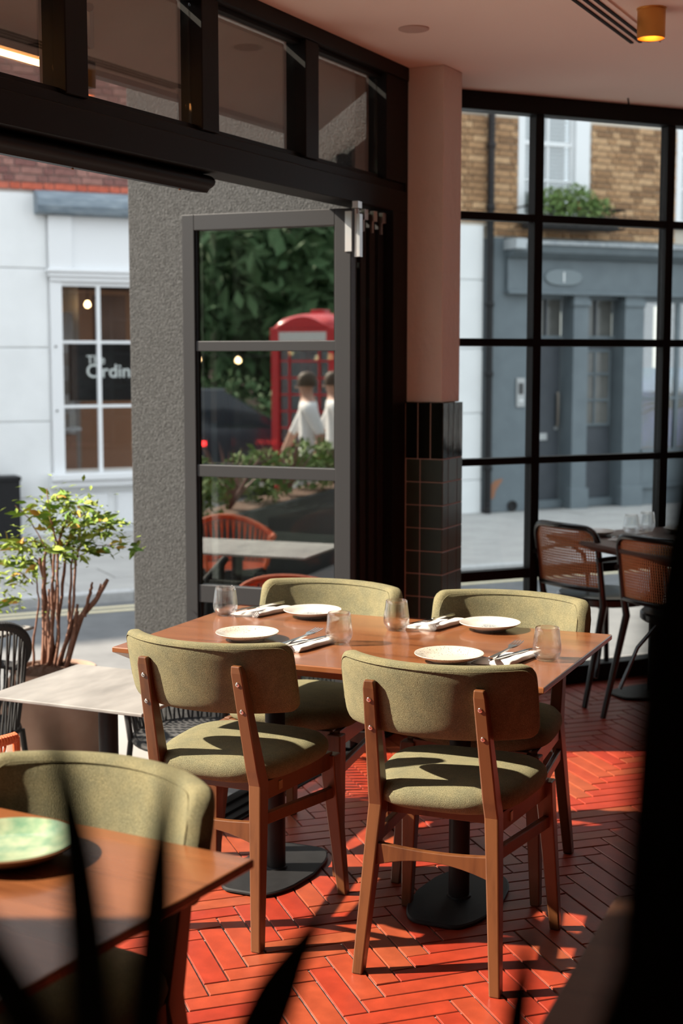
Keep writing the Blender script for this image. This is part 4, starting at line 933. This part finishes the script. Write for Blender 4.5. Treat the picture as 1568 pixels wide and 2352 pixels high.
# brick upper storey
gb_ = MB().b(7.6, 8.95, .012, .4, zz(3.06), zz(9.5)).b(9.90, 11.16, .012, .4, zz(2.93), zz(9.5)).b(11.16, 12.16, .012, .4, zz(2.93), zz(3.16)).b(12.16, 22, .012, .4, zz(2.93), zz(9.5)).b(11.16, 12.16, .012, .4, zz(4.9), zz(9.5)).b(8.57, 9.90, .012, .4, zz(2.93), zz(3.16)).b(8.57, 9.90, .012, .4, zz(4.9), zz(9.5)).build('brick_wall', MORT, gs)
brickwork(gb_, 7.9, 11.16, zz(2.95), zz(4.35), MORT, [BRICK_Y], holes=((8.90, 9.91, 3.14 - G, 9), (7.5, 8.56, 0, 3.075 - G)))
def sash(x0, x1, zb, zt, par):
    w_ = MB().b(x0, x0 + .09, .0, .15, zz(zb), zz(zt)).b(x1 - .20, x1, .0, .15, zz(zb), zz(zt)).build('sash_box', WOODW, par, bevel=.005)
    MB().b(x0 - .03, x1 + .03, -.06, .15, zz(zb - .05), zz(zb)).build('stone_sill', mat('stone sill', (.5, .5, .48), .8), w_, bevel=.006)
    a, b = x0 + .09, x1 - .20; mid = (zb + zt) / 2
    for x in (a, (a + b) / 2 - .015, b - .04): MB().b(x, x + (.03 if x not in (a, b - .04) else .04), .06, .10, zz(zb), zz(zt)).build('sash_bar', WOODW, w_, bevel=.004)
    for z, h_ in ((zb, .06), (zb + (mid - zb) * .5, .022), (mid - .02, .05), (mid + (zt - mid) * .5, .022), (zt - .05, .05)): MB().b(a, b, .055, .10, zz(z), zz(z + h_)).build('sash_rail', WOODW, w_, bevel=.004)
    for z0, z1 in ((zb, mid), (mid, zt)):
        for p_, q_ in ((a, (a + b) / 2), ((a + b) / 2, b)): MB().b(p_, q_, .08, .084, zz(z0), zz(z1)).build('pane', GLASS_SHOP, w_)
    SL = mat('pale blind slat', (.42, .43, .42), .7)
    sm_ = MB().b(0, b - a, 0, .03, 0, .028); me = bpy.data.meshes.new('blind_slat'); me.from_pydata(sm_.v, [], sm_.f); me.materials.append(SL)
    z = zb + .05
    while z < min(zt, 4.6):
        o = bpy.data.objects.new('blind_slat', me); C.objects.link(o); o.parent = w_; o.location = (a, .16, zz(z)); z += .045
    MB().b(a, b, .24, .26, zz(zb), zz(zt)).build('dark_room', mat('dim room', (.12, .12, .12), .9), w_)
sash(8.91, 9.90, 3.17, 4.90, gs); sash(11.17, 12.15, 3.17, 4.90, gs)
pipe = thing('drain_pipe', 'black cast iron drain pipe between the white wall and grey shopfront', 'pipe', fr(8.51, FOFF - .06, G), WDA)
MB().tube([(0, 0, 0), (0, 0, 5.6)], .042, 14).build('pipe', BLACKP, pipe, smooth=True)
for z in (.5, 1.6, 2.4, 3.5, 4.2): MB().lathe([(.05, 0), (.054, .01), (.054, .05), (.05, .06)], 14, (0, 0, z)).build('pipe_collar', BLACKP, pipe, smooth=True)
# window box with plants
wb = thing('window_box', 'black railed window box on the first floor sill', 'window box', fr(9.50, FOFF - .20, 3.03), WDA)
MB().b(-.60, .62, -.10, .10, 0, .16).build('trough', mat('dark trough', (.03, .028, .026), .8), wb, bevel=.006)
for z in (.02, .24): MB().tube([(-.66, .16, z), (-.66, -.13, z), (.68, -.13, z), (.68, .16, z)], .010, 6).build('rail', BLACK, wb)
for k in range(9): MB().tube([(-.66 + 1.34 * k / 8, -.13, .02), (-.66 + 1.34 * k / 8, -.13, .24)], .006, 6).build('baluster', BLACK, wb)
def leaf_cloud(name, label, loc, boxes, n, size, m, rz=0, parent=None, seed=1):
    rs = random.Random(seed); mb = MB()
    for (cx, cy, cz, rx, ry, rz_) in boxes:
        for _ in range(n):
            d = Vector((rs.gauss(0, 1), rs.gauss(0, 1), rs.gauss(0, 1))).normalized() * rs.random() ** .4
            p = Vector((cx + d.x * rx, cy + d.y * ry, cz + d.z * rz_)); q = Quaternion((rs.gauss(0, 1), rs.gauss(0, 1), rs.gauss(0, 1), rs.gauss(0, 1))).normalized(); s = size * rs.uniform(.6, 1.4)
            mb.add([p + q @ Vector(v) * s for v in ((-1, 0, 0), (0, .45, .1), (1, 0, 0), (0, -.45, .1))], [(0, 1, 2), (0, 2, 3)])
    o = mb.build(name, m, parent); o['kind'] = 'stuff'
    if parent is None: o.location = loc; o.rotation_euler = (0, 0, rz)
    return o
SHRB = mat('window box foliage', (.075, .16, .030), .8, col2=(.22, .30, .10), scale=9)
bp = thing('box_plants', 'leafy green plants filling the first floor window box', 'plant', fr(9.50, FOFF - .20, 3.17), WDA)
leaf_cloud('foliage', '', None, [(-.25, -.02, .20, .30, .12, .16), (.05, -.02, .22, .3, .12, .17), (.32, -.03, .12, .28, .14, .14), (-.05, -.10, .08, .5, .10, .10)], 420, .030, SHRB, parent=bp, seed=4)
leaf_cloud('red_flower', '', None, [(.02, -.14, .10, .02, .02, .06)], 12, .02, mat('red petals', (.4, .03, .03), .7), parent=bp, seed=5)

# ================================================================== ACROSS THE SQUARE (mirrored in the open glass door)
RED = mat('telephone box red', (.52, .018, .022), .35, coat=.3)
pb = thing('telephone_box', 'red telephone box reflected in the open glass door', 'phone box', (-8.76, -3.19, -.35), R(74))
w_ = .45
MB().b(-w_, w_, -w_, w_, 0, .16).build('plinth', RED, pb, bevel=.01)
for sx in (-1, 1):
    for sy in (-1, 1): MB().b(sx * w_ - sx * .10, sx * w_, sy * w_ - sy * .10, sy * w_, .16, 2.06).build('corner_post', RED, pb, bevel=.01)
MB().b(-w_ - .01, w_ + .01, -w_ - .01, w_ + .01, 2.06, 2.26).build('fascia', RED, pb, bevel=.01)
rows = []
for k in range(9):
    a = math.pi / 2 * k / 8; f = math.cos(a) * .98 + .02; rows.append([(x * f, y * f, 2.26 + .19 * math.sin(a)) for x, y in [(sq(math.cos(2 * math.pi * i / 40), .3) * w_, sq(math.sin(2 * math.pi * i / 40), .3) * w_) for i in range(40)]])
MB().loft(rows).build('domed_roof', RED, pb, smooth=True, ang=50)
MB().b(-.09, .09, -.09, .09, 2.42, 2.49).build('roof_cap', RED, pb, bevel=.008)
PBG = glass_pane('phone box glass', (.55, .58, .58), 1.0, .12)
for f in range(4):
    s = thing('glazed_side', None, None); s.parent = pb; s.rotation_euler = (0, 0, f * math.pi / 2)
    MB().b(-.33, .33, -w_ - .012, -w_ + .0, 2.10, 2.21).build('sign_strip', mat('opal sign strip', (.62, .63, .6), .4), s)
    MB().b(-.35, .35, -w_ + .05, -w_ + .055, .40, 2.06).build('glazing', PBG, s)
    MB().b(-.35, .35, -w_ + .03, -w_ + .07, .16, .42).build('kick_panel', RED, s)
    for x in (-.22, .20): MB().b(x, x + .022, -w_ + .03, -w_ + .07, .42, 2.06).build('glazing_bar', RED, s)
    for k in range(1, 8): MB().b(-.35, .35, -w_ + .03, -w_ + .07, .42 + .205 * k - .01, .42 + .205 * k + .012).build('glazing_bar', RED, s)
    n_ = 13; MB().add([(-.36 + .72 * k / (n_ - 1), -w_ - .015, 2.26) for k in range(n_)] + [(-.36 + .72 * k / (n_ - 1), -w_ - .015, 2.265 + .13 * math.sin(math.pi * k / (n_ - 1))) for k in range(n_)] + [(-.36 + .72 * k / (n_ - 1), -w_ + .10, 2.26) for k in range(n_)] + [(-.36 + .72 * k / (n_ - 1), -w_ + .10, 2.265 + .13 * math.sin(math.pi * k / (n_ - 1))) for k in range(n_)],
             [(k, k + 1, n_ + k + 1, n_ + k) for k in range(n_ - 1)] + [(n_ + k, n_ + k + 1, 3 * n_ + k + 1, 3 * n_ + k) for k in range(n_ - 1)]).build('pediment', RED, s)
# trees of the square
TREE = mat('plane tree foliage', (.050, .115, .040), .8, col2=(.12, .20, .085), scale=.8)
for k, (x, y, r_, h_) in enumerate(((-18.0, -11.0, 4.4, 7.6), (-11.5, -18.5, 4.0, 6.5), (-24.5, -3.5, 4.5, 8.0))):
    t = thing('square_tree', ['dense green tree behind the telephone box reflection', 'green tree at the right of the door reflection', 'dark tree at the left of the door reflection'][k], 'tree', (x, y, -.35), 0, 'trees of the square')
    MB().tube([(0, 0, 0), (.1, 0, 1.5), (0, .1, h_ * .5)], [.28, .22, .14], 10).build('trunk', BARK, t, smooth=True)
    leaf_cloud('crown', '', None, [(0, 0, h_ * .55, r_, r_, h_ * .42), (r_ * .3, -r_ * .2, h_ * .38, r_ * .8, r_ * .8, h_ * .3)], 6500, .21, TREE, parent=t, seed=20 + k)
hed = thing('hedge', 'dark clipped hedge behind the telephone box reflection', 'hedge', (-12.5, -6.3, -.35), R(-42)); leaf_cloud('foliage', '', None, [(-2.6, 0, .8, 1.2, .5, .9), (-1.0, 0, .8, 1.2, .5, .95), (.8, 0, .8, 1.2, .5, .9), (2.6, 0, .8, 1.2, .5, .95)], 900, .07, TREE, parent=hed, seed=33)
# parked car
car = thing('parked_car', 'dark car with red tail lights reflected in the glass door', 'car', (-11.4, -3.6, -.35), R(-49))
CARP = mat('dark blue car paint', (.020, .028, .040), .2, coat=.6)
def carring(x, hw, zb, zt): return [(x, -hw, zb), (x, -hw * 1.0, (zb + zt) / 2), (x, -hw * .92, zt), (x, hw * .92, zt), (x, hw, (zb + zt) / 2), (x, hw, zb)]
MB().loft([carring(-2.05, .70, .35, .72), carring(-1.95, .82, .25, .88), carring(-.9, .87, .22, .95), (carring(.9, .87, .22, .95)), carring(1.8, .84, .24, .84), carring(2.08, .70, .34, .68)]).build('body', CARP, car, smooth=True, ang=35)
MB().loft([carring(-1.75, .70, .90, .93), carring(-1.15, .68, .92, 1.42), carring(.2, .68, .92, 1.46), carring(1.0, .74, .92, .98)]).build('cabin', mat('car glass', (.03, .04, .05), .08), car, smooth=True, ang=35)
MB().b(-1.1, .25, -.62, .62, 1.43, 1.475).build('roof', CARP, car, bevel=.02)
for sx in (-1.25, 1.3):
    for sy in (-1, 1):
        wl = MB().lathe([(.20, -.10), (.31, -.10), (.33, -.08), (.33, .08), (.31, .10), (.20, .10)], 24, (0, 0, 0), Matrix.Rotation(R(90), 4, 'X')).build('wheel', RB, car, smooth=True, ang=35); wl.location = (sx, sy * .80, .33)
        MB().lathe([(.001, -.105), (.19, -.10), (.19, .10), (.001, .105)], 20, (0, 0, 0), Matrix.Rotation(R(90), 4, 'X')).build('hub_cap', ALU, wl)
TAIL = mat('red tail light', (.8, .02, .02), .3, emit=((1, .03, .03), 5))
for sy in (-1, 1): MB().b(-2.075, -2.0, sy * .62 - .14, sy * .62 + .14, .68, .78).build('tail_light', TAIL, car); MB().b(2.03, 2.09, sy * .58 - .12, sy * .58 + .12, .58, .66).build('head_lamp', mat('clear lamp', (.7, .7, .7), .1), car)
for x in (-1.6, -.3, .9): MB().b(x, x + .28, .862, .885, .72, .78).build('side_light', TAIL, car)
# walkers in white
def person(name, label, loc, rz, top_c, leg_c, stride):
    st = stride
    V = [(0, 0, .94), (0, 0, 1.14), (0, .01, 1.34), (0, .01, 1.44), (0, .02, 1.53), (0, .03, 1.62), (0, .03, 1.70),
         (.17, 0, 1.40), (.24, .02 - st * .4, 1.14), (.23, .10 - st * .5, .92), (-.17, 0, 1.40), (-.24, .02 + st * .4, 1.14), (-.23, .10 + st * .5, .92),
         (.09, 0, .90), (.10, st * .55, .50), (.10, st * .8 - .08, .09), (.10, st * .8 + .08, .04), (-.09, 0, .90), (-.10, -st * .45, .50), (-.10, -st * .9 - .08, .11), (-.10, -st * .9 + .07, .04)]
    E = [(0, 1), (1, 2), (2, 3), (3, 4), (4, 5), (5, 6), (3, 7), (7, 8), (8, 9), (3, 10), (10, 11), (11, 12), (0, 13), (13, 14), (14, 15), (15, 16), (0, 17), (17, 18), (18, 19), (19, 20)]
    Rd = [.15, .14, .15, .10, .055, .085, .075, .075, .05, .032, .075, .05, .032, .095, .065, .042, .035, .095, .065, .042, .035]
    me = bpy.data.meshes.new(name); me.from_pydata(V, E, []); tmp = bpy.data.objects.new(name, me); C.objects.link(tmp)
    sk = tmp.modifiers.new('skin', 'SKIN'); sd = tmp.modifiers.new('sub', 'SUBSURF'); sd.levels = 2; sd.render_levels = 2
    for i, q in enumerate(me.skin_vertices[0].data): q.radius = (Rd[i], Rd[i] * (.72 if i < 4 else 1)); q.use_root = (i == 0)
    dg = bpy.context.evaluated_depsgraph_get(); dg.update(); m2 = bpy.data.meshes.new_from_object(tmp.evaluated_get(dg)); bpy.data.objects.remove(tmp)
    m2.materials.clear()
    for m in (top_c, leg_c, mat('skin', (.50, .28, .20), .6), mat('dark shoes', (.03, .03, .03), .6)): m2.materials.append(m)
    for p in m2.polygons:
        z = p.center.z; p.use_smooth = True
        p.material_index = 3 if z < .09 else 1 if z < .93 and abs(p.center.x) < .20 else 2 if z > 1.47 or (abs(p.center.x) > .19 and z < 1.16) else 0
    o = bpy.data.objects.new(name, m2); C.objects.link(o); o.location = loc; o.rotation_euler = (0, 0, rz); tag(o, label, 'person', 'walkers reflected in the door')
    hr = MB().lathe([(.092, -.02), (.098, .03), (.088, .08), (.055, .115), (.001, .125)], 20, (0, .015, 1.64)).build('hair', mat('brown hair', (.06, .035, .02), .7), o, smooth=True)
    MB().lathe([(.012, 0), (.010, .012), (.002, .02)], 8, (0, .115, 1.61), Matrix.Rotation(R(-90), 4, 'X')).build('nose', mat('skin', (.5, .28, .2)), o, smooth=True)
    return o
SHIRT = mat('white shirt', (.80, .80, .80), .8); TRS = mat('pale trousers', (.55, .55, .55), .8); TRD = mat('navy trousers', (.05, .06, .09), .8)
person('person', 'person in white shirt and pale trousers walking, reflected left in the door', (-6.15, -.40, -.35), R(40), SHIRT, TRS, .30)
person('person', 'person in white shirt and navy trousers walking, reflected right in the door', (-6.35, -.98, -.35), R(40), SHIRT, TRD, .26)
# festoon lights
fl = thing('festoon_lights', 'string of warm bulbs reflected in the glass door', 'string lights', (-11.6, -4.6, -.35), R(-47))
MB().tube([(-3.0, 0, 0), (-3.0, 0, 2.3)], .03, 8).build('pole', BLACKP, fl); MB().tube([(3.4, 0, 0), (3.4, 0, 2.3)], .03, 8).build('pole', BLACKP, fl)
wz = lambda x: 1.92 + .035 * (x * x) * .9
MB().tube([(-3.0 + 6.4 * k / 24, 0, min(2.28, wz(-3.0 + 6.4 * k / 24))) for k in range(25)], .006, 5).build('cable', BLACK, fl)
for k in range(10): MB().lathe([(.001, -.05), (.04, -.03), (.045, 0), (.02, .04), (.001, .05)], 12, (-2.5 + .58 * k, 0, min(2.28, wz(-2.5 + .58 * k)) - .06)).build('bulb', MATS['lit bulb'], fl, smooth=True)
# terrace planter with grasses
pc = (lw(2.2, 3.3)); p0_, p1_ = Vector((-4.12, 2.69, 0)), Vector((-5.35, .04, 0)); mid_ = (p0_ + p1_) / 2
tp = thing('terrace_planter', 'long dark planter box closing off the terrace, reflected in the door', 'planter', (mid_.x, mid_.y, -.35), math.atan2(p0_.y - p1_.y, p0_.x - p1_.x))
MB().b(-2.3, 1.9, -.2, .2, 0, .74).build('box', BLACKP, tp, bevel=.01); MB().b(-2.26, 1.86, -.16, .16, .70, .745).build('soil', MATS['bark mulch'], tp)
rs = random.Random(9)
for k in range(7):
    x = -2.0 + .6 * k; p = tp.matrix_basis @ Vector((x, 0, .74))
    kind_ = k % 2
    g_ = thing('grass_clump' if kind_ else 'leafy_shrub', (['first', 'second', 'third', 'fourth', 'fifth', 'sixth', 'seventh'][k]) + (' reddish spiky plant' if kind_ else ' green leafy shrub') + ' counted along the reflected terrace planter', 'plant', tuple(p), 0, 'plants in the terrace planter')
    if kind_:
        for q in range(22):
            a = rs.uniform(0, 6.28); l_ = rs.uniform(.35, .6); sp = rs.uniform(.25, .7)
            pts = [(math.cos(a) * sp * l_ * u, math.sin(a) * sp * l_ * u, l_ * (u - .35 * sp * u * u)) for u in (0, .3, .6, .85, 1)]
            MB().tube(pts, [.008, .010, .009, .006, .001], 4).build('blade', mat('red cordyline', (.16, .06, .055), .6, col2=(.22, .12, .10), scale=8), g_)
    else: leaf_cloud('foliage', '', None, [(0, 0, .22, .34, .24, .24)], 520, .035, SHRB, parent=g_, seed=50 + k)

# ================================================================== FOREGROUND PLANTER AND PLANTS
fp = thing('planter_divider', 'tall dark planter divider below the foreground leaves', 'planter', (0, .60, 0))
MB().b(-.45, .55, -.18, .18, 0, 1.00).build('box', BLACKP, fp, bevel=.01); MB().b(-.42, .52, -.14, .14, 1.00, 1.013).build('soil', MATS['bark mulch'], fp)
DLEAF = mat('dark strap leaf', (.010, .022, .014), .45, col2=(.016, .032, .020), scale=20)
def blade(parent, pts, w, n=16):
    P = [Vector(p) for p in pts]; rows = []
    def bez(t):                                    # Catmull-Rom through the points
        m = len(P) - 1; k = min(int(t * m), m - 1); f = t * m - k
        p0, p1, p2, p3 = P[max(k - 1, 0)], P[k], P[k + 1], P[min(k + 2, m)]
        return .5 * ((2 * p1) + (p2 - p0) * f + (2 * p0 - 5 * p1 + 4 * p2 - p3) * f * f + (3 * p1 - p0 - 3 * p2 + p3) * f ** 3)
    for i in range(n + 1):
        t = i / n; c = bez(t); d = (bez(min(1, t + .02)) - bez(max(0, t - .02))).normalized()
        sd = d.cross(Vector((0, 1, 0))).normalized(); ww = w * (.70 + .30 * math.sin(math.pi * min(1, t * 1.2))) * (1 - max(0, (t - .66) / .34) ** 2.0) + .0004
        rows.append([c - sd * ww, c + Vector((0, -.35 * ww, 0)), c + sd * ww, c + Vector((0, -.35 * ww + .0008, 0))])
    return MB().loft(rows).build('leaf', DLEAF, parent, smooth=True, ang=60)
def fplant(label, root, blades):
    t = thing('strap_leaf_plant', label, 'plant', root); r = Vector(root)
    for pts, w in blades: blade(t, [(0, 0, 0)] + [tuple(Vector(p) - r) for p in pts], w)
    return t
fplant('dark strap leaved plant out of focus in the lower left foreground', (-0.0911, 0.5861, 1.0130),
       [([(-0.0982, 0.5623, 1.1936), (-0.1014, 0.5544, 1.2673), (-0.1038, 0.5544, 1.3219), (-0.1093, 0.5544, 1.3718), (-0.1180, 0.5544, 1.4138)], 0.0088), ([(-0.0902, 0.6098, 1.1540), (-0.0887, 0.6178, 1.2348), (-0.0847, 0.6178, 1.2847), (-0.0808, 0.6178, 1.3322), (-0.0761, 0.6178, 1.3718)], 0.0085),
        ([(-0.0992, 0.5069, 1.1936), (-0.1080, 0.4910, 1.2942), (-0.1246, 0.4910, 1.3322), (-0.1428, 0.4910, 1.3663), (-0.1650, 0.4910, 1.3964)], 0.0092), ([(-0.1309, 0.4910, 1.1936), (-0.1349, 0.4752, 1.2942), (-0.1404, 0.4752, 1.3188), (-0.1476, 0.4752, 1.3425), (-0.1586, 0.4752, 1.3663)], 0.0085),
        ([(-0.0673, 0.7128, 1.0986), (-0.0515, 0.7524, 1.1580), (-0.0396, 0.7524, 1.1920), (-0.0269, 0.7524, 1.2189), (-0.0095, 0.7524, 1.2490)], 0.0135), ([(-0.0792, 0.6494, 1.1144), (-0.0713, 0.6811, 1.1619), (-0.0673, 0.6970, 1.1936)], 0.0075)])
fplant('thin dark strap leaf out of focus at the lower right of the floor', (0.0792, 0.6653, 1.0130), [([(0.0832, 0.6732, 1.1302), (0.0856, 0.6732, 1.1991), (0.0871, 0.6732, 1.2268), (0.0895, 0.6732, 1.2466), (0.0919, 0.6732, 1.2704)], 0.0067), ([(0.1188, 0.6811, 1.1144), (0.1346, 0.6970, 1.1540)], 0.0064)])
fplant('broad black leaved plant out of focus along the right picture edge', (0.1425, 0.4990, 1.0130),
       [([(0.1266, 0.5069, 1.1778), (0.1187, 0.4910, 1.2862), (0.1196, 0.4910, 1.3678), (0.1203, 0.4910, 1.4629), (0.1218, 0.4910, 1.5421)], 0.0207), ([(0.1198, 0.4910, 1.1778), (0.1064, 0.4752, 1.2570), (0.1127, 0.4752, 1.3203), (0.1214, 0.4752, 1.3892), (0.1308, 0.4752, 1.4550)], 0.0160), ([(0.1425, 0.5148, 1.1778), (0.1440, 0.5227, 1.2688), (0.1425, 0.5227, 1.3560), (0.1401, 0.5227, 1.4550), (0.1361, 0.5227, 1.5579)], 0.0220),
        ([(0.1282, 0.4831, 1.1778), (0.1227, 0.4752, 1.2942), (0.1211, 0.4752, 1.3734), (0.1203, 0.4752, 1.4510), (0.1187, 0.4752, 1.5192)], 0.0182), ([(0.1198, 0.4990, 1.1778), (0.1024, 0.5069, 1.2332), (0.1071, 0.5069, 1.2847), (0.1167, 0.5069, 1.3370), (0.1262, 0.5069, 1.3861)], 0.0163), ([(0.1425, 0.4752, 1.1778), (0.1385, 0.4673, 1.2728), (0.1346, 0.4673, 1.3520), (0.1330, 0.4673, 1.4470), (0.1306, 0.4673, 1.5104)], 0.0185)])
